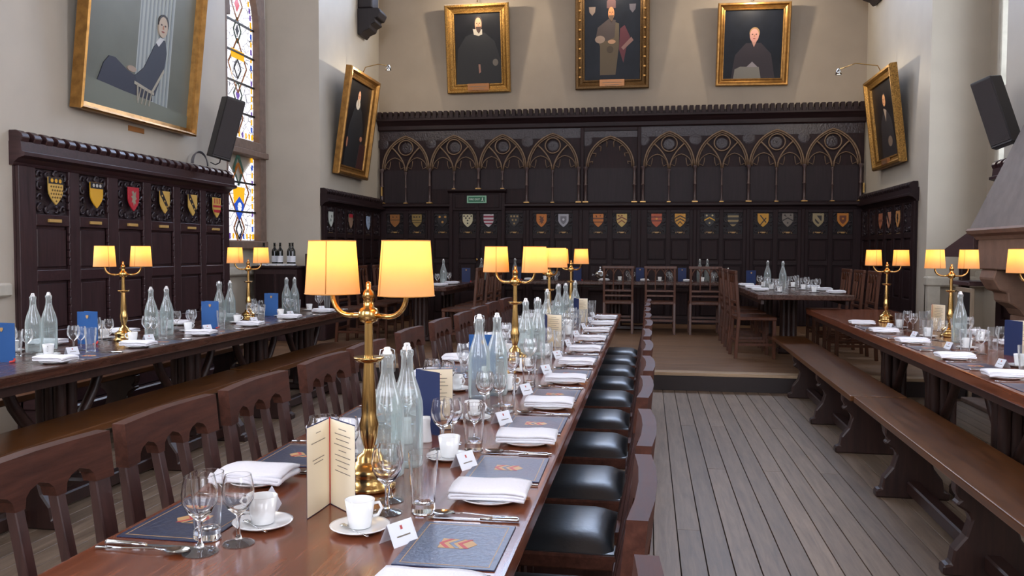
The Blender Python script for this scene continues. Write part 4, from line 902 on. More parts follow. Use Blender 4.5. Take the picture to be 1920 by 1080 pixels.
def dais_chair():
    c = empty('lattice_chair'); W = 0.44; hw = W / 2     # faces +x
    MB().box(-0.2, 0.22, -hw, hw, 0.42, 0.46).build('seat', CHAIRB, c, bevel=0.008)
    for s in (-1, 1):
        MB().box(0.175, 0.212, s * (hw - 0.02) - 0.018, s * (hw - 0.02) + 0.018, 0, 0.42).build('leg', CHAIRB, c, bevel=0.003)
        yc = s * (hw - 0.02)
        MB().prism([(-0.235, 0), (-0.2, 0), (-0.17, 0.44), (-0.215, 0.96), (-0.245, 0.96), (-0.205, 0.44)], 'y', yc - 0.017, yc + 0.017).build('back_post', CHAIRB, c, bevel=0.003)
        MB().box(-0.2, 0.18, s * (hw - 0.02) - 0.009, s * (hw - 0.02) + 0.009, 0.14, 0.17).build('side_stretcher', CHAIRB, c)
    MB().box(-0.21, -0.19, -hw + 0.03, hw - 0.03, 0.18, 0.21).build('rear_stretcher', CHAIRB, c)
    MB().box(0.185, 0.2, -hw + 0.03, hw - 0.03, 0.2, 0.23).build('front_stretcher', CHAIRB, c)
    MB().box(-0.245, -0.212, -hw - 0.01, hw + 0.01, 0.925, 0.965).build('top_rail', CHAIRB, c, bevel=0.006)
    for z in (0.53, 0.60): MB().box(-0.205 - (z - 0.44) * 0.09, -0.178 - (z - 0.44) * 0.09, -hw + 0.03, hw - 0.03, z, z + 0.028).build('cross_rail', CHAIRB, c, bevel=0.003)
    for k in (-1, 1):
        MB().prism([(-0.185, 0.62), (-0.203, 0.62), (-0.238, 0.93), (-0.22, 0.93)], 'y', k * 0.068 - 0.009, k * 0.068 + 0.009).build('back_slat', CHAIRB, c)
    for k in range(3):
        a = -hw + 0.04 + k * 0.12
        MB().tube([(-0.222, y, z) for y, z in pointed(a, a + 0.12, 0.83, 0.1, 5)], 0.011, 5).build('lattice_arch', CHAIRB, c)
    return freeze(c)
DC = dais_chair()
G = 'lattice-back chairs at the high table'
for x, lb in ((-0.42, 'left of the three'), (0.17, 'middle of the three'), (0.79, 'right of the three')):
    place(DC, (x, 12.28, DAIS_Z), PI / 2, 'lattice-back oak chair at high table facing away, %s' % lb, 'chair', G)
for i, y in enumerate((9.7, 10.45, 11.2)):
    place(DC, (1.16, y, DAIS_Z), 0.0 + (0.06 if i == 0 else 0), 'lattice-back oak chair on left of right wing table, %s from camera' % ORD[i], 'chair', G)
for i, y in enumerate((9.75, 10.4, 11.05)):
    place(DC, (2.22, y, DAIS_Z), PI, 'lattice-back oak chair on wall side of right wing table, %s from camera' % ORD[i], 'chair', G)
for i, y in enumerate((10.25, 10.95, 11.6)):
    place(DC, (-2.28, y, DAIS_Z), PI, 'lattice-back oak chair on inner side of left wing table, %s from camera' % ORD[i], 'chair', G)
for i, y in enumerate((10.2, 10.95, 11.7)):
    place(DC, (-3.62, y, DAIS_Z), 0, 'lattice-back oak chair on wall side of left wing table, %s from camera' % ORD[i], 'chair', G)

# ------------------------------------------------------------------ tables and benches
def edge_top(m, x0, x1, y0, y1, z, th):
    m.box(x0, x1, y0, y1, z - th, z)
def trestle(t, x, y, z0, z1, w, mat, brace=True):
    m = MB()
    for dx in (-0.055, 0.0, 0.055):
        for dy in (-0.045, 0.045):
            m.lathe([(0.04, z0 + 0.06), (0.034, z0 + 0.1), (0.034, z1 - 0.1), (0.045, z1 - 0.06), (0.045, z1)], 8, (x + dx, y + dy, 0))
    m.build('cluster_leg', mat, t); fw = 0.36 if brace else 0.13
    MB().box(x - w * fw, x + w * fw, y - 0.06, y + 0.06, z0, z0 + 0.07).build('foot', mat, t, bevel=0.015)
    MB().box(x - w * (fw + 0.06), x + w * (fw + 0.06), y - 0.05, y + 0.05, z1 - 0.05, z1).build('bearer', mat, t, bevel=0.008)
    if brace:
        for s in (-1, 1):
            q = [(y + s * 0.05, z0 + 0.2)]; pth = []
            for k in range(7):
                f = k / 6; pth.append((x, y + s * (0.06 + 0.32 * math.sin(f * PI / 2) ** 1.3), z0 + 0.2 + (z1 - z0 - 0.24) * f))
            MB().tube(pth, 0.032, 6).build('curved_brace', mat, t)
            e = x + (w / 2 - 0.05)
            MB().prism([(y + s * 0.42, z1), (y + s * 0.42, z1 - 0.07), (y + s * 0.40, z1 - 0.13), (y + s * 0.36, z1 - 0.1), (y + s * 0.33, z1 - 0.03), (y + s * 0.33, z1)], 'x', x - 0.03, x + 0.03).build('scroll_bracket', mat, t, bevel=0.006)
def long_table(name, x0, x1, y0, y1, z, th, legs, mat, label, floor=0.0, rot=0, brace=True, split=0):
    cx, cy = (x0 + x1) / 2, (y0 + y1) / 2
    t = empty(name, (cx, cy, floor), rot, label, 'table'); hx, hy = (x1 - x0) / 2, (y1 - y0) / 2; zz = z - floor
    MB().box(-hx, hx, -hy, hy, zz - th, zz).build('table_top', mat, t, bevel=0.008, seg=2)
    for s in (-1, 1): MB().box(s * (hx - 0.06) - 0.015, s * (hx - 0.06) + 0.015, -hy + 0.08, hy - 0.08, zz - th - 0.05, zz - th).build('apron', LEGW, t)
    for yl in legs: trestle(t, 0, yl - cy, 0, zz - th, 2 * hx, LEGW, brace)
    return t
long_table('dining_table', TX0, TX1, 0.7, 7.95, TZ, 0.045, (1.28, 2.33, 4.13, 5.36, 6.55, 7.72), TABLE, 'long polished mahogany table laid for dinner down the middle of hall', brace=False)
long_table('dining_table', -3.68, -2.892, 1.8, 8.1, TZ, 0.055, (2.9, 4.25, 5.6, 6.7, 7.7), TABLE_D, 'long dark oak dining table in front of the window-side panelling')
RA = -0.019
def rpos(u, y): # point on the right table: u from its left edge, world y
    return (1.565 + u + (y - 6.0) * math.tan(-RA) , y)
long_table('dining_table', rpos(0, 6.0)[0], rpos(0.82, 6.0)[0], 2.9, 9.1, TZ, 0.055, (3.6, 4.9, 6.1, 7.3), TABLE, 'long oak dining table on the right in front of the fireplace', rot=RA)
HZ = 0.905
long_table('high_table', -2.3, 1.35, 12.42, 13.06, HZ, 0.05, (12.74,), TABLE_D, 'dark oak high table running across the dais before screen', DAIS_Z, brace=False)
for xx in (-1.9, 0.95): pass
long_table('wing_table', 1.12, 2.08, 9.0, 12.4, HZ, 0.055, (10.08, 12.0), TABLE_D, 'dark oak wing table at right end of the dais', DAIS_Z, brace=False)
long_table('wing_table', -3.4, -2.42, 9.95, 12.4, HZ, 0.055, (10.6, 12.1), TABLE_D, 'dark oak wing table at left end of the dais', DAIS_Z, brace=False)
def bench(x, y0, y1, wd, h, legs, label, rot=0):
    cy = (y0 + y1) / 2; b = empty('oak_bench', (x, cy, 0), rot, label, 'bench'); hl = (y1 - y0) / 2; hw = wd / 2
    MB().box(-hw, hw, -hl, hl, h - 0.038, h).build('seat_plank', BENCH, b, bevel=0.006, seg=2)
    MB().box(-0.03, 0.03, -hl + 0.2, hl - 0.2, h - 0.07, h - 0.038).build('under_rail', LEGW, b)
    prof = [(-0.15, h - 0.04), (-0.15, h - 0.09), (-0.13, h - 0.12), (-0.15, h - 0.14), (-0.1, h - 0.17), (-0.085, 0.24), (-0.105, 0.17), (-0.15, 0.11), (-0.16, 0.05), (-0.19, 0.04), (-0.19, 0.0)]
    prof = prof + [(-a, z) for a, z in prof[::-1]]
    for yl in legs: MB().prism(prof, 'y', yl - cy - 0.035, yl - cy + 0.035).build('slab_leg', LEGW, b, bevel=0.008)
    if len(legs) > 1: MB().box(-0.035, 0.035, min(legs) - cy + 0.036, max(legs) - cy - 0.036, 0.03, 0.1).build('foot_rail', LEGW, b, bevel=0.008)
    return b
bench(1.465, 5.56, 9.4, 0.34, 0.44, (5.9, 6.85, 8.05), 'long oak bench beside the right table, far one reaching over the dais', RA * 0.8)
bench(1.415, 1.9, 5.52, 0.34, 0.44, (2.5, 3.72, 4.86), 'long oak bench beside the right table, near one with warm shine', RA)
bench(-2.955, 1.6, 5.9, 0.335, 0.44, (2.4, 3.6, 4.7, 5.5), 'long oak bench before the window-side table, nearer to camera')
bench(-2.965, 5.95, 7.9, 0.335, 0.44, (6.3, 7.5), 'long oak bench before the window-side table, farther from camera')
bench(-3.95, 2.2, 7.8, 0.3, 0.44, (2.6, 4.2, 5.8, 7.4), 'long oak bench between window-side table and panelling')
bench(2.72, 2.8, 5.5, 0.28, 0.44, (3.2, 5.1), 'long oak bench on the fireplace side of right table', RA)
# ------------------------------------------------------------------ brass table lamps
def table_lamp():
    l = empty('table_lamp')
    MB().lathe([(0, 0), (0.062, 0), (0.066, 0.006), (0.064, 0.014), (0.055, 0.018), (0.055, 0.04), (0.058, 0.046), (0.05, 0.056), (0.038, 0.064), (0.03, 0.07), (0.03, 0.08), (0.016, 0.09), (0.012, 0.1)], 24).build('base', BRASS, l)
    MB().lathe([(0.012, 0.098), (0.021, 0.13), (0.024, 0.16), (0.018, 0.18), (0.0185, 0.2), (0.013, 0.3), (0.0125, 0.31)], 18).build('lower_stem', BRASS, l)
    MB().lathe([(0.012, 0.308), (0.03, 0.312), (0.037, 0.32), (0.037, 0.323), (0.012, 0.32)], 20).build('drip_dish', BRASS, l)
    MB().lathe([(0.011, 0.32), (0.01, 0.41)], 14).build('upper_stem', BRASS, l)
    MB().lathe([(0.011, 0.405), (0.022, 0.41), (0.025, 0.42), (0.025, 0.432), (0.021, 0.44), (0.013, 0.444), (0.013, 0.465), (0.016, 0.468), (0.012, 0.482), (0.006, 0.488), (0.007, 0.496), (0.0055, 0.504), (0, 0.507)], 18).build('hub_finial', BRASS, l)
    for s in (-1, 1):
        pth = [(s * 0.015, 0, 0.424)]
        for k in range(9):
            a = -PI / 2 + (PI / 2) * k / 8; pth.append((s * (0.055 + 0.05 * math.cos(a)), 0, 0.472 + 0.05 * math.sin(a)))
        pth.append((s * 0.105, 0, 0.492))
        arm = MB().tube(pth, 0.0065, 8).build('arm', BRASS, l)
        MB().lathe([(0.008, 0.488), (0.014, 0.492), (0.014, 0.498), (0.008, 0.5), (0.008, 0.53), (0, 0.53)], 12, (s * 0.105, 0, 0)).build('bulb_holder', BRASS, arm)
        sh = MB().lathe([(0.0675, 0.473), (0.0672, 0.475), (0.0575, 0.603), (0.0568, 0.605)], 32, (s * 0.105, 0, 0)).build('lamp_shade', SHADE, l)
        MB().tube([(s * 0.105 + 0.0675 * math.cos(2 * PI * k / 32), 0.0675 * math.sin(2 * PI * k / 32), 0.474) for k in range(32)], 0.0012, 4, True).build('shade_trim', plain('shade_trim', (216, 150, 70), 0.6), sh)
        MB().tube([(s * 0.105 + 0.0575 * math.cos(2 * PI * k / 32), 0.0575 * math.sin(2 * PI * k / 32), 0.604) for k in range(32)], 0.0012, 4, True).build('shade_trim', MATS['shade_trim'], sh)
        a = -1.2 if s < 0 else -2.2
        MB().tube([(s * 0.105 + 0.0668 * math.cos(a), 0.0668 * math.sin(a), 0.476), (s * 0.105 + 0.0568 * math.cos(a), 0.0568 * math.sin(a), 0.602)], 0.0016, 4).build('shade_seam', MATS['shade_trim'], sh)
        MB().lathe([(0, 0.53), (0.012, 0.532), (0.02, 0.55), (0.017, 0.57), (0, 0.58)], 10, (s * 0.105, 0, 0)).build('bulb', emis('lamp_bulb_glow', (255, 210, 140), 12) if 'lamp_bulb_glow' not in MATS else MATS['lamp_bulb_glow'], arm)
        ld = bpy.data.lights.get('lamp_bulb_light')
        if not ld:
            ld = bpy.data.lights.new('lamp_bulb_light', 'POINT'); ld.energy = LAMP_W; ld.color = (1.0, 0.62, 0.27); ld.shadow_soft_size = 0.022
        lo = bpy.data.objects.new('bulb_light', ld); COL.objects.link(lo); lo.parent = l; lo.location = (s * 0.105, 0, 0.57)
    return freeze(l)
LAMP_W = 0.64
TL = table_lamp()
for x, y, rz, lb in ((-0.668, 1.957, -0.25, 'twin-shade brass table lamp on centre table, nearest the camera'), (-0.67, 4.25, -0.2, 'twin-shade brass table lamp, second along the centre table'),
                     (-0.67, 5.75, -0.9, 'twin-shade brass table lamp, third along the centre table'), (-0.67, 7.4, -0.5, 'twin-shade brass table lamp, farthest along the centre table'),
                     (-3.3, 4.9, 0.6, 'twin-shade brass table lamp on window-side table, nearer one'), (-3.3, 6.6, 0.6, 'twin-shade brass table lamp on window-side table, farther one'),
                     (1.97, 7.45, -0.25, 'twin-shade brass table lamp at far end of the right table'), (2.075, 6.25, -0.15, 'twin-shade brass table lamp, middle one on the right table'),
                     (2.1, 4.95, -0.15, 'twin-shade brass table lamp on right table cut by picture edge')):
    place(TL, (x, y, TZ), rz, lb, 'lamp', 'brass table lamps')

# ------------------------------------------------------------------ tableware prototypes
def crisp(P, eps=0.00025):
    # extra rings beside sharp corners keep smooth shading honest there
    out = [P[0]]
    for a, b, c in zip(P, P[1:], P[2:]):
        u = Vector((b[0] - a[0], b[1] - a[1])); v = Vector((c[0] - b[0], c[1] - b[1]))
        if u.length > 1e-6 and v.length > 1e-6 and u.angle(v) > 0.6:
            out += [tuple(Vector(b) - u.normalized() * min(eps, u.length * 0.3)), b, tuple(Vector(b) + v.normalized() * min(eps, v.length * 0.3))]
        else: out.append(b)
    return out + [P[-1]]
WG = [(0.0, 0.0), (0.033, 0.0), (0.034, 0.002), (0.02, 0.005), (0.008, 0.0095), (0, 0.0095)]
WB_OUT = [(0.005, 0.062), (0.012, 0.068), (0.024, 0.08), (0.0325, 0.098), (0.034, 0.115), (0.031, 0.135), (0.0275, 0.15)]
WB_IN = [(0.0262, 0.15), (0.0297, 0.135), (0.0326, 0.115), (0.031, 0.099), (0.0225, 0.083), (0.01, 0.073), (0, 0.07)]
def wine_glass(k, name, near):
    sc = lambda P: crisp([(r * k, z * k) for r, z in P])
    if near:
        g = empty(name); MB().lathe(sc([(0, 0.0655)] + WB_OUT + WB_IN), 28).build('bowl', SOLIDG, g)
        MB().lathe(sc([(0, 0.0095), (0.008, 0.0105), (0.0042, 0.022), (0.004, 0.05), (0.0058, 0.0615), (0, 0.0655)]), 12).build('stem', SOLIDG, g)
        MB().lathe(sc(WG), 24).build('foot', FOOTG, g); return freeze(g)
    m = MB(); m.lathe(sc(WG + [(0.004, 0.024), (0.004, 0.05)] + WB_OUT), 12); return freeze(m.build(name, GLASS))
TUM = [(0, 0.004), (0.024, 0.004), (0.0265, 0.0), (0.0275, 0.004), (0.026, 0.02), (0.0275, 0.05), (0.032, 0.1), (0.0335, 0.135), (0.032, 0.135), (0.0305, 0.1), (0.026, 0.05), (0.0245, 0.022), (0, 0.018)]
def tumbler(near):
    m = MB().lathe(crisp(TUM), 24 if near else 12); return freeze(m.build('water_tumbler', SOLIDG if near else GLASS))
def cup(near):
    c = empty('coffee_cup')
    MB().lathe([(0, 0.006), (0.02, 0.006), (0.021, 0.0), (0.0235, 0.002), (0.026, 0.02), (0.031, 0.058), (0.029, 0.058), (0.024, 0.02), (0.02, 0.01), (0, 0.009)], 24 if near else 14).build('body', CHINA, c)
    MB().tube([(0.028, 0, 0.047), (0.04, 0, 0.048), (0.046, 0, 0.036), (0.038, 0, 0.022), (0.0265, 0, 0.02)], 0.0035, 6).build('handle', CHINA, c)
    return freeze(c)
def saucer(near):
    return freeze(MB().lathe([(0, 0.004), (0.03, 0.004), (0.032, 0.0), (0.036, 0.0), (0.06, 0.01), (0.0625, 0.013), (0.058, 0.0125), (0.034, 0.007), (0, 0.007)], 28 if near else 16).build('saucer', CHINA))
def plate(near):
    return freeze(MB().lathe([(0, 0.003), (0.045, 0.003), (0.047, 0.0), (0.052, 0.0), (0.078, 0.011), (0.08, 0.014), (0.074, 0.0125), (0.05, 0.006), (0, 0.006)], 32 if near else 18).build('side_plate', CHINA))
def napkin():
    # one cloth folded twice: an S-shaped ribbon drawn across its width
    path = []; zz = (0.0135, 0.0215, 0.0295)
    for k in range(9): path.append((0.086 - 0.168 * k / 8, zz[0]))
    for k in range(1, 6): a = -PI / 2 - PI * k / 6; path.append((-0.083 + 0.004 * math.cos(a), (zz[0] + zz[1]) / 2 + 0.004 * math.sin(a)))
    for k in range(9): path.append((-0.082 + 0.166 * k / 8, zz[1]))
    for k in range(1, 6): a = -PI / 2 + PI * k / 6; path.append((0.084 + 0.004 * math.cos(a), (zz[1] + zz[2]) / 2 + 0.004 * math.sin(a)))
    for k in range(9): path.append((0.084 - 0.172 * k / 8, zz[2] + 0.0012 * math.sin(k)))
    N = len(path); ny = 8; th = 0.0034; vs = []; fs = []
    for i, (x, z) in enumerate(path):
        a = path[max(0, i - 1)]; b = path[min(N - 1, i + 1)]; d = Vector((b[0] - a[0], b[1] - a[1])); d.normalize(); nx, nz = -d.y, d.x
        lay = i / N * 3
        for sg in (1, -1):
            for j in range(ny + 1):
                v = j / ny * 2 - 1; sag = -0.003 * abs(x / 0.086) ** 3 + 0.0016 * math.sin(v * 3 + lay * 0.7) - 0.002 * v * v
                vs.append((x + sg * nx * th, v * (0.064 - 0.0015 * lay) + 0.004 * math.sin(lay * 2) + 0.002 * math.sin(x * 40), z + sg * nz * th + sag))
    q = lambda i, s_, j: i * 2 * (ny + 1) + s_ * (ny + 1) + j
    for i in range(N - 1):
        for j in range(ny): fs.append((q(i, 0, j), q(i + 1, 0, j), q(i + 1, 0, j + 1), q(i, 0, j + 1))); fs.append((q(i, 1, j), q(i, 1, j + 1), q(i + 1, 1, j + 1), q(i + 1, 1, j)))
        fs.append((q(i, 0, 0), q(i, 1, 0), q(i + 1, 1, 0), q(i + 1, 0, 0))); fs.append((q(i, 0, ny), q(i + 1, 0, ny), q(i + 1, 1, ny), q(i, 1, ny)))
    for i in (0, N - 1):
        for j in range(ny): fs.append((q(i, 0, j), q(i, 0, j + 1), q(i, 1, j + 1), q(i, 1, j)))
    return freeze(MB().add(vs, fs, True).build('folded_napkin', LINEN))
def knife():
    k = empty('table_knife')      # length along +y, handle at -y
    MB().prism([(-0.004, 0.0), (-0.006, 0.06), (-0.0075, 0.1), (-0.004, 0.118), (0.003, 0.112), (0.005, 0.09), (0.005, 0.0)], 'z', 0.003, 0.0042).build('blade', SILVER, k)
    MB().tube([(0, -0.085, 0.0055), (0, -0.08, 0.006), (0, -0.03, 0.0055), (0, 0.0, 0.0045)], [0.006, 0.007, 0.0055, 0.004], 8, flat=0.75).build('handle', SILVER, k); return freeze(k)
def spoon():
    s = empty('dessert_spoon'); MB().tube([(0, -0.085, 0.004), (0, -0.03, 0.005), (0, 0.035, 0.008), (0, 0.06, 0.005)], [0.0055, 0.0028, 0.0022, 0.003], 6, flat=0.5).build('handle', SILVER, s)
    vs = []; fs = []
    for i in range(7):
        r = i / 6
        for k in range(14): a = 2 * PI * k / 14; vs.append((0.0175 * r * math.cos(a), 0.082 + 0.027 * r * math.sin(a), 0.002 + 0.006 * r * r))
    for i in range(6):
        for k in range(14): fs.append((i * 14 + k, i * 14 + (k + 1) % 14, (i + 1) * 14 + (k + 1) % 14, (i + 1) * 14 + k))
    MB().add(vs, fs, True).build('bowl', SILVER, s); return freeze(s)
def fork():
    s = empty('table_fork'); MB().tube([(0, -0.085, 0.004), (0, -0.03, 0.005), (0, 0.03, 0.008), (0, 0.05, 0.007)], [0.0055, 0.0028, 0.0022, 0.004], 6, flat=0.5).build('handle', SILVER, s)
    m = MB(); m.prism([(-0.004, 0.045), (0.004, 0.045), (0.0105, 0.062), (0.0105, 0.07), (-0.0105, 0.07), (-0.0105, 0.062)], 'z', 0.005, 0.0065)
    for x in (-0.009, -0.003, 0.003, 0.009): m.prism([(x - 0.0014, 0.069), (x + 0.0014, 0.069), (x + 0.0006, 0.108), (x - 0.0006, 0.108)], 'z', 0.005, 0.0065)
    m.build('tines', SILVER, s); return freeze(s)
def placemat():
    p = empty('placemat'); hx, hy = 0.125, 0.0975        # x: along table, y: towards table centre
    MB().box(-hx, hx, -hy, hy, 0, 0.003).build('board', NAVY, p, bevel=0.001)
    for a in ((-hx + 0.012, hx - 0.012, hy - 0.014, hy - 0.0125), (-hx + 0.012, hx - 0.012, -hy + 0.0125, -hy + 0.014), (-hx + 0.012, -hx + 0.0135, -hy + 0.012, hy - 0.012), (hx - 0.0135, hx - 0.012, -hy + 0.012, hy - 0.012)):
        MB().box(a[0], a[1], a[2], a[3], 0.003, 0.0033).build('gilt_line', TAN, p)
    e = MB().prism([(-0.026, 0.034), (0.026, 0.034), (0.026, -0.012), (0.018, -0.028), (0, -0.04), (-0.018, -0.028), (-0.026, -0.012)], 'z', 0.003, 0.0034).build('emblem_shield', TAN, p)
    for k, c in ((0.022, REDP), (0.002, NAVY), (-0.016, REDP)):
        MB().prism([(-0.025, k - 0.012), (0, k + 0.006), (0.025, k - 0.012), (0.025, k - 0.003), (0, k + 0.015), (-0.025, k - 0.003)], 'z', 0.0034, 0.0037).build('emblem_chevron', c, e)
    return freeze(p)
def place_card():
    c = empty('place_card'); w2 = 0.033       # stands as a tent; printed face to -y
    MB().add([(-w2, -0.022, 0), (w2, -0.022, 0), (w2, 0, 0.042), (-w2, 0, 0.042), (-w2, 0.022, 0), (w2, 0.022, 0), (-w2, -0.0212, 0), (w2, -0.0212, 0), (w2, 0, 0.0408), (-w2, 0, 0.0408), (-w2, 0.0212, 0), (w2, 0.0212, 0)],
        [(0, 1, 2, 3), (3, 2, 5, 4), (7, 6, 9, 8), (8, 9, 10, 11), (0, 6, 7, 1), (4, 5, 11, 10)]).build('folded_card', PAPER, c)
    def on(x, t, nm, wd, ht, mat):
        z = 0.042 * t; y = -0.022 * (1 - t) - 0.0006; dz = ht; dy = ht * 0.022 / 0.042
        MB().add([(x - wd, y, z), (x + wd, y, z), (x + wd, y + dy, z + dz), (x - wd, y + dy, z + dz)], [(0, 1, 2, 3)]).build(nm, mat, c)
    on(0, 0.66, 'printed_crest', 0.003, 0.007, REDP); on(0, 0.36, 'handwritten_name', 0.018, 0.0025, INK)
    return freeze(c)
def swing_bottle(near):
    b = empty('water_bottle'); n = 28 if near else 14
    MB().lathe([(0, 0.004), (0.038, 0.0), (0.0425, 0.004), (0.043, 0.02), (0.043, 0.155), (0.0415, 0.175), (0.034, 0.205), (0.022, 0.24), (0.0165, 0.265), (0.0155, 0.295), (0.018, 0.3), (0.018, 0.312), (0.0145, 0.315), (0.0125, 0.31)], n).build('glass_body', FROST, b)
    MB().lathe([(0.0125, 0.312), (0.0125, 0.32), (0.009, 0.324), (0.009, 0.33), (0.006, 0.333), (0, 0.3335)], 12).build('stopper', CHINA, b)
    m = MB().tube([(-0.0185, 0, 0.268), (-0.021, 0, 0.29), (-0.0175, 0, 0.325), (0, 0, 0.331), (0.0175, 0, 0.325), (0.021, 0, 0.29), (0.0185, 0, 0.268)], 0.0016, 5)
    m.build('wire_bail', SILVER, b)
    MB().lathe([(0, 0.008), (0.039, 0.008), (0.039, 0.15), (0.0375, 0.17), (0.031, 0.2), (0, 0.2)], n).build('water', thin_glass('bottle_water', (0.93, 0.97, 0.97), 0.12) if 'bottle_water' not in MATS else MATS['bottle_water'], b)
    return freeze(b)
def menu(cover, near=True):
    # bifold card standing open; spine at origin, leaves spread to +x side directions; inside faces -y
    c = empty('menu_card'); h, wd, ang = 0.2, 0.118, math.radians(64)
    for s in (-1, 1):
        ca, sa = math.cos(ang) * s, -math.sin(ang)
        def P(u, z, off): return (ca * u + off * math.sin(ang) * -s * -1 * 0, sa * u + off, z)
        cv = MB().add([P(0, 0, 0.002), P(wd, 0, 0.002), P(wd, h, 0.002), P(0, h, 0.002), P(0, 0, 0.0), P(wd, 0, 0.0), P(wd, h, 0.0), P(0, h, 0.0)], [(0, 1, 2, 3), (7, 6, 5, 4), (0, 4, 5, 1), (1, 5, 6, 2), (2, 6, 7, 3), (3, 7, 4, 0)]).build('cover', cover, c)
        pg = MB().add([P(0.002, 0.002, -0.001 - 0.006 * 0), P(wd * 0.5, 0.002, -0.004), P(wd - 0.002, 0.002, -0.0012), P(wd - 0.002, h - 0.002, -0.0012), P(wd * 0.5, h - 0.002, -0.004), P(0.002, h - 0.002, -0.001)], [(0, 1, 4, 5), (1, 2, 3, 4)], True).build('page', CREAMP, c)
        if near:
            for k, (z, l) in enumerate(((0.178, 0.2), (0.158, 0.6), (0.12, 0.5), (0.112, 0.4)) if s < 0 else tuple((0.18 - 0.012 * j, (0.3, 0.6, 0.5, 0.66, 0.3, 0.6, 0.55, 0.4, 0.6)[j]) for j in range(9))):
                u0, u1 = wd * (0.5 - l / 2), wd * (0.5 + l / 2)
                MB().add([P(u0, z, -0.0052), P(u1, z, -0.0052), P(u1, z + 0.0018, -0.0052), P(u0, z + 0.0018, -0.0052)], [(0, 1, 2, 3)]).build('printed_line', INK, pg)
    MB().tube([(0, -0.003, 0.001), (0, -0.003, h)], 0.0016, 5).build('ribbon', REDR, c)
    return freeze(c)
def closed_menu(cover):
    c = empty('menu_card'); h, wd = 0.2, 0.12     # slightly open tent, cover with crest faces -y
    for s in (0, 1):
        y0, y1 = (0, -0.03) if s == 0 else (0.0, 0.03)
        MB().add([(-wd / 2, y1, 0), (wd / 2, y0, 0), (wd / 2, y0, h), (-wd / 2, y1, h), (-wd / 2, y1 + 0.002, 0), (wd / 2, y0 + 0.002, 0), (wd / 2, y0 + 0.002, h), (-wd / 2, y1 + 0.002, h)], [(0, 1, 2, 3), (7, 6, 5, 4), (0, 4, 5, 1), (1, 5, 6, 2), (2, 6, 7, 3), (3, 7, 4, 0)]).build('cover', cover, c)
    MB().prism([(-0.008, 0.178), (0.008, 0.178), (0.008, 0.166), (0, 0.156), (-0.008, 0.166)], 'y', -0.019, -0.015).build('crest', TAN, c)
    MB().tube([(0.058, -0.004, 0.02), (0.066, -0.012, 0.012), (0.072, -0.03, 0.006), (0.06, -0.045, 0.005)], [0.003, 0.006, 0.008, 0.006], 6, flat=0.6).build('ribbon', REDR, c)
    return freeze(c)
def shaker():
    c = empty('salt_shaker'); MB().lathe([(0, 0), (0.0195, 0), (0.0205, 0.004), (0.016, 0.035), (0.0145, 0.055), (0.016, 0.07), (0.014, 0.078), (0, 0.08)], 20).build('body', CHINA, c)
    MB().lathe([(0, 0.0805), (0.004, 0.08)], 8).build('pouring_holes', BLACK, c); return freeze(c)
def teaspoon():
    return freeze(MB().tube([(0, -0.05, 0.012), (0, 0.0, 0.011), (0, 0.025, 0.0125), (0, 0.035, 0.0125), (0, 0.045, 0.0125), (0, 0.05, 0.0125)], [0.003, 0.0016, 0.0018, 0.0075, 0.0075, 0.002], 6, flat=0.35).build('teaspoon', SILVER))
def tureen():
    c = empty('silver_tureen'); MB().lathe([(0, 0), (0.05, 0), (0.052, 0.01), (0.03, 0.025), (0.05, 0.04), (0.085, 0.07), (0.09, 0.095), (0.09, 0.1)], 24).build('bowl', SILVER, c)
    MB().lathe([(0.092, 0.1), (0.085, 0.12), (0.05, 0.15), (0.02, 0.165), (0.012, 0.18), (0.02, 0.195), (0.012, 0.21), (0, 0.215)], 24).build('lid', SILVER, c)
    for s in (-1, 1): MB().tube([(s * 0.088, 0, 0.085), (s * 0.12, 0, 0.1), (s * 0.125, 0, 0.08), (s * 0.088, 0, 0.065)], 0.006, 6).build('handle', SILVER, c)
    return freeze(c)
PN = dict(wine=wine_glass(1.0, 'wine_glass', True), water=wine_glass(0.92, 'wine_glass', True), tum=tumbler(True), cup=cup(True), sau=saucer(True), plate=plate(True), bottle=swing_bottle(True))
PN['sherry'] = wine_glass(0.8, 'sherry_glass', True)
PF = dict(wine=wine_glass(1.0, 'wine_glass', False), water=wine_glass(0.92, 'wine_glass', False), tum=tumbler(False), cup=cup(False), sau=saucer(False), plate=plate(False), bottle=swing_bottle(False))
PF['sherry'] = wine_glass(0.8, 'sherry_glass', False)
NAP, KN, SP, FK, PM, PC, TS, SH, TUR = napkin(), knife(), spoon(), fork(), placemat(), place_card(), teaspoon(), shaker(), tureen()
MO = menu(NAVYC); MB_, MNV = closed_menu(BLUEC), closed_menu(NAVYC); MOB = menu(BLUEC, False)
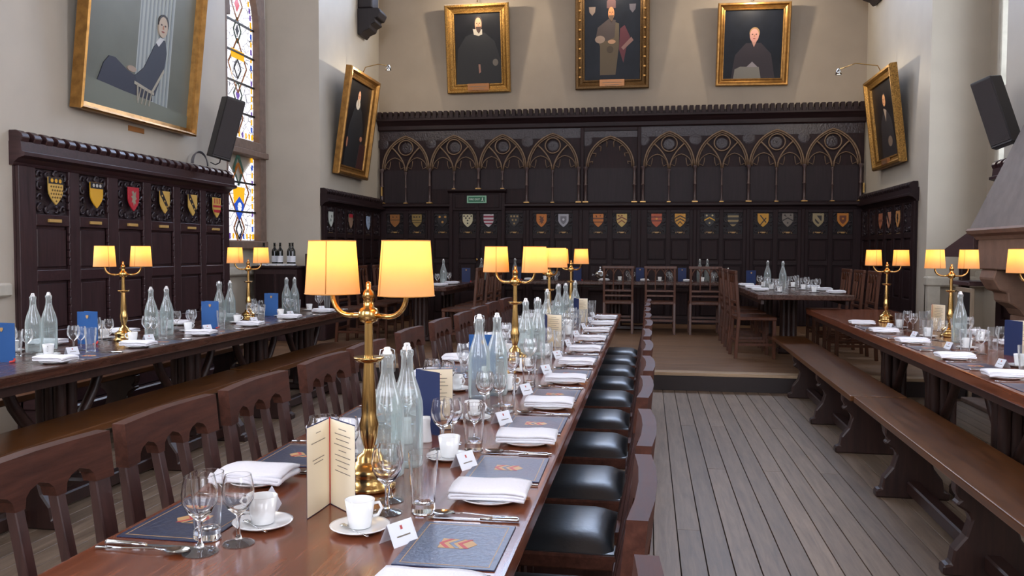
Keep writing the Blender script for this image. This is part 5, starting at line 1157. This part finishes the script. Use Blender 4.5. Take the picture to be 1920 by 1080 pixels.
# ------------------------------------------------------------------ laid places
def jit(a): return random.uniform(-a, a)
REG = []
def clear_spot(x, y, z, r):
    for _ in range(80):
        hit = False
        for (a, b, c, q) in REG:
            if abs(c - z) > 0.1: continue
            d = math.hypot(x - a, y - b)
            if d < r + q + 0.003:
                hit = True; n = (r + q + 0.006 - d); ux, uy = ((x - a) / d, (y - b) / d) if d > 1e-4 else (0.0, 1.0); x += ux * n + jit(0.008); y += uy * n + jit(0.02)
        if not hit: break
    REG.append((x, y, z, r)); return x, y
for o in COL.objects:
    if o.name.startswith('table_lamp'): REG.append((o.location.x, o.location.y, TZ, 0.068))
RAD = dict(w3=0.03, w1=0.036, w2=0.034, tum=0.036, card=0.034)
def setting(ex, ey, face, z, where, P, dims, full=True, skip=(), near=False):
    """ex, ey: point on the table edge; face: direction the diner looks (+1 = +x, -1 = -x)"""
    f = Vector((face, 0)); r = Vector((0, -face)); rz = math.atan2(r.y, r.x)
    def at(u, v, dz=0.0): return (ex + r.x * u + f.x * v, ey + r.y * u + f.y * v, z + dz)
    D = dict(mat=(0, 0.1175), kn=(0.155, 0.108), sp=(0.182, 0.108), fk=(-0.155, 0.105), nap=(-0.28, 0.105), card=(0.0, 0.24), cup=(0.03, 0.33), w1=(0.16, 0.325), w2=(0.235, 0.335), tum=(0.205, 0.255)); D['w3'] = (0.29, 0.3) if face < 0 else (0.235, 0.29); D.update(dims)
    def put(pr, key, rot, noun, cat, grp, dz=0.0):
        if key in skip: return
        u, v = D[key]; q = at(u + jit(0.006), v + jit(0.006), dz)
        if key in RAD: q = clear_spot(q[0], q[1], z, RAD[key]) + (q[2],)
        return place(pr, q, rot, noun + ' ' + where, cat, grp)
    put(PM, 'mat', rz + jit(0.02), 'navy placemat with tan crest', 'placemat', 'placemats')
    put(KN, 'kn', rz + jit(0.03), 'silver table knife', 'knife', 'table knives')
    if full:
        put(SP, 'sp', rz + jit(0.04), 'silver dessert spoon', 'spoon', 'dessert spoons')
    put(FK, 'fk', rz + jit(0.05), 'silver table fork', 'fork', 'table forks')
    u, v = D['nap']
    if 'nap' not in skip:
        q = at(u + jit(0.008), v + jit(0.006)); place(P['plate'], q, 0, 'white side plate under napkin ' + where, 'plate', 'side plates')
        place(NAP, (q[0], q[1], z + 0.008), rz - PI / 2 + (0 if face < 0 else 0) + jit(0.07), 'folded white napkin ' + where, 'napkin', 'folded napkins')
    put(PC, 'card', rz + (-0.45 if face < 0 else 0.3) + jit(0.12), 'white tent place card ' .strip(), 'card', 'place cards')
    u, v = D['cup']
    if 'cup' not in skip:
        q = at(u + jit(0.008), v + jit(0.006)); q = clear_spot(q[0], q[1], z, 0.064) + (z,); place(P['sau'], q, 0, 'white saucer ' + where, 'saucer', 'saucers')
        place(P['cup'], (q[0], q[1], z + 0.0075), random.uniform(0, 6.28), 'white coffee cup ' + where, 'cup', 'coffee cups')
        if near: place(TS, (q[0] + 0.0, q[1] - 0.035, z), random.choice((0.9, 1.9)), 'small teaspoon on saucer ' + where, 'spoon', 'teaspoons')
    put(P['wine'], 'w1', random.uniform(0, 6), 'larger wine glass', 'glass', 'wine glasses')
    put(P['water'], 'w2', random.uniform(0, 6), 'smaller wine glass', 'glass', 'wine glasses')
    if full and not where.startswith('at first'): put(P['sherry'], 'w3', 0, 'slim sherry glass', 'glass', 'sherry glasses')
    put(P['tum'], 'tum', 0, 'tall water tumbler', 'glass', 'water tumblers')
# ------------------------------------------------------------------ bottles, menus, shakers
def bottles(lst, z, table, P):
    for i, (x, y) in enumerate(lst):
        x, y = clear_spot(x, y, z, 0.045)
        place(P[i] if isinstance(P, list) else P, (x, y, z), random.uniform(0, 3), 'swing-top glass water bottle, %s from camera on %s' % (ORD[i], table), 'bottle', 'water bottles')
bottles([(-0.662, 2.085), (-0.64, 2.19), (-0.655, 3.25), (-0.60, 3.34), (-0.64, 4.42), (-0.59, 4.52), (-0.66, 5.55), (-0.68, 6.45), (-0.64, 6.62), (-0.62, 7.25)], TZ, 'centre table', [PN['bottle']] * 4 + [PF['bottle']] * 6)
bottles([(-3.43, 4.26), (-3.44, 4.4), (-3.3, 5.2), (-3.26, 5.32), (-3.4, 6.3), (-3.37, 6.42), (-3.3, 7.35), (-3.27, 7.46)], TZ, 'window table', PF['bottle'])
bottles([(1.95, 4.55), (2.0, 5.85)], TZ, 'right table', PN['bottle'])
bottles([(1.58, 10.4), (1.5, 11.1), (0.76, 12.88), (0.87, 12.88), (-2.42, 12.6), (-2.5, 12.62), (-2.66, 10.8), (-2.0, 12.65)], HZ, 'the dais tables', PF['bottle'])
for x, y, lb in ((-0.664, 2.47, 'white salt shaker beside the second menu, right one'), (-0.715, 2.44, 'white salt shaker beside the second menu, left one'), (-0.7, 3.6, 'white salt shaker before the blue menu on centre table'), (-0.7, 5.0, 'white salt shaker past the second lamp on centre table')):
    x, y = clear_spot(x, y, TZ, 0.022); place(SH, (x, y, TZ), 0, lb, 'shaker', 'salt shakers')
# open menus with navy covers on the centre table
def men(pr, x, y, z, rz, lb):
    for q in (0.0, 0.05, 0.1):
        for sg in (-1, 1) if pr is MO else (0,):
            a = rz - PI / 2 + sg * 0.45; REG.append((x + q * math.cos(a), y + q * math.sin(a), z, 0.02 if pr is MO else 0.055))
    place(pr, (x, y, z), rz, lb, 'menu', 'menu cards')
men(MO, -0.715, 1.82, TZ, 0.40, 'open cream menu card with navy cover, nearest on centre table')
men(MO, -0.735, 2.62, TZ, 1.4, 'open menu card behind the salt shakers on centre table')
men(MB_, -0.74, 3.75, TZ, 0.3, 'blue menu card behind the tall bottles on centre table')
men(MO, -0.62, 5.1, TZ, 0.7, 'open menu card past the second lamp on centre table')
men(MO, -0.6, 6.9, TZ, 0.9, 'open menu card near the far lamp on centre table')
for x, y, lb in ((-3.28, 3.86, 'blue menu card on window table at left picture edge'), (-3.4, 4.7, 'blue menu card in front of the nearer lamp on window table'), (-3.22, 5.84, 'blue menu card between the lamps on window table'), (-3.3, 7.05, 'blue menu card past the farther lamp on window table')):
    men(MB_, x, y, TZ, jit(0.15), lb)
men(MO, 2.1, 6.72, TZ, 0.1, 'open cream menu card before middle lamp on right table')
men(MO, 2.02, 5.2, TZ, 0.9, 'open cream menu card nearest the camera on right table')
for x, y, nm in ((-2.55, 11.7, 'left wing table on dais'), (-1.98, 12.75, 'high table, leftmost'), (-1.06, 12.8, 'high table behind the far lamp'), (-0.12, 12.8, 'high table left of middle chair'), (0.5, 12.8, 'high table between two chairs'), (1.32, 11.3, 'right wing table on dais')):
    men(MNV, x, y, HZ, jit(0.2), 'dark blue menu card on ' + nm)
place(TUR, (-0.713, 12.72, HZ), 0.2, 'lidded silver tureen on high table, left one', 'tureen', 'silver tureens')
place(TUR, (1.155, 12.7, HZ), -0.2, 'lidded silver tureen on high table, right one', 'tureen', 'silver tureens')
for i in range(11):
    P = PN if i < 4 else PF
    setting(TX1, 1.60 + 0.59 * i, -1, TZ, 'at %s aisle-side place of centre table' % ORD[i], P, {}, near=i < 3)
LD = dict(cup=(-0.02, 0.29), w1=(0.175, 0.23), w2=(0.115, 0.28), tum=(0.07, 0.225), card=(-0.11, 0.24), nap=(-0.3, 0.11))
for i in range(11):
    P = PN if i < 4 else PF
    setting(TX0, 1.65 + 0.59 * i, 1, TZ, 'at %s window-side place of centre table' % ORD[i], P, LD, near=i < 2)
for i in range(6):
    setting(-2.892, 4.15 + 0.72 * i, -1, TZ, 'at %s bench-side place of window table' % ORD[i], PF, dict(cup=(-0.04, 0.34), card=(0.05, 0.25)), full=False)
for i in range(5):
    setting(-3.68, 4.3 + 0.72 * i, 1, TZ, 'at %s wall-side place of window table' % ORD[i], PF, dict(cup=(0.05, 0.2), w2=(0.1, 0.26), w1=(0.17, 0.22), tum=(0.22, 0.27)), full=False, skip=('mat', 'kn', 'fk', 'card'))
for i, y in enumerate((6.82, 6.14, 5.44, 4.62, 3.92)):
    setting(rpos(0.01, y)[0], y, 1, TZ, 'at %s bench-side place of right table, from far' % ORD[i], PF, dict(cup=(-0.03, 0.33)), full=False)
for i, y in enumerate((6.7, 6.0, 5.3, 4.5)):
    setting(rpos(0.81, y)[0], y, -1, TZ, 'at %s fireplace-side place of right table, from far' % ORD[i], PF, dict(cup=(-0.05, 0.22), w1=(0.14, 0.22), w2=(0.21, 0.24), tum=(0.17, 0.3)), full=False, skip=('mat', 'kn', 'fk', 'card'))

# dais tables
def dais_place(x, y, i, nm, face):
    w = 'at %s place of %s' % (ORD[i], nm)
    f = Vector(face); r = Vector((f.y, -f.x)); at = lambda u, v: (x + r.x * u + f.x * v, y + r.y * u + f.y * v, HZ)
    q = at(-0.22, 0.12); place(PF['plate'], q, 0, 'white side plate under napkin ' + w, 'plate', 'side plates'); place(NAP, (q[0], q[1], HZ + 0.008), math.atan2(r.y, r.x) - PI / 2 + jit(0.1), 'folded white napkin ' + w, 'napkin', 'folded napkins')
    q = at(0.0, 0.3); q = clear_spot(q[0], q[1], HZ, 0.064) + (HZ,); place(PF['sau'], q, 0, 'white saucer ' + w, 'saucer', 'saucers'); place(PF['cup'], (q[0], q[1], HZ + 0.0075), 1, 'white coffee cup ' + w, 'cup', 'coffee cups')
    place(PF['wine'], clear_spot(*at(0.12, 0.24)[:2], HZ, 0.036) + (HZ,), 0, 'larger wine glass ' + w, 'glass', 'wine glasses'); place(PF['water'], clear_spot(*at(0.2, 0.26)[:2], HZ, 0.034) + (HZ,), 0, 'smaller wine glass ' + w, 'glass', 'wine glasses'); place(PF['tum'], clear_spot(*at(0.16, 0.33)[:2], HZ, 0.036) + (HZ,), 0, 'tall water tumbler ' + w, 'glass', 'water tumblers')
for i, x in enumerate((-1.55, -0.42, 0.17, 0.79)): dais_place(x, 12.42, i, 'the high table', (0, 1))
for i, y in enumerate((9.55, 10.2, 10.9)):
    dais_place(1.12, y, i, 'right wing table, inner side', (1, 0)); dais_place(2.08, y, i, 'right wing table, wall side', (-1, 0))
for i, y in enumerate((10.35, 11.0)):
    dais_place(-2.42, y, i, 'left wing table, inner side', (-1, 0)); dais_place(-3.4, y, i, 'left wing table, wall side', (1, 0))
# tray of folded linen on the sideboard
t = empty('linen_tray', (-4.72, 10.28, DAIS_Z + 0.965), 0, 'tray of folded white linen in front of the wine bottles', 'tray')
BX('tray', SILVER, -0.26, 0.26, -0.09, -0.005, 0.0, 0.008, t, 0.003)
for k in range(4): MB().box(-0.24 + k * 0.125, -0.13 + k * 0.125, -0.08, -0.012, 0.008, 0.03).build('folded_cloth', LINEN, t, bevel=0.006, seg=2)
# ------------------------------------------------------------------ drop prototypes that were never placed
for o in [o for o in COL.objects if o.parent is None and 'label' not in o and o.get('kind') is None and o.type in ('EMPTY', 'MESH')]:
    def rm(q):
        for c in KIDS.get(q.name, []): rm(c)
        bpy.data.objects.remove(q)
    rm(o)
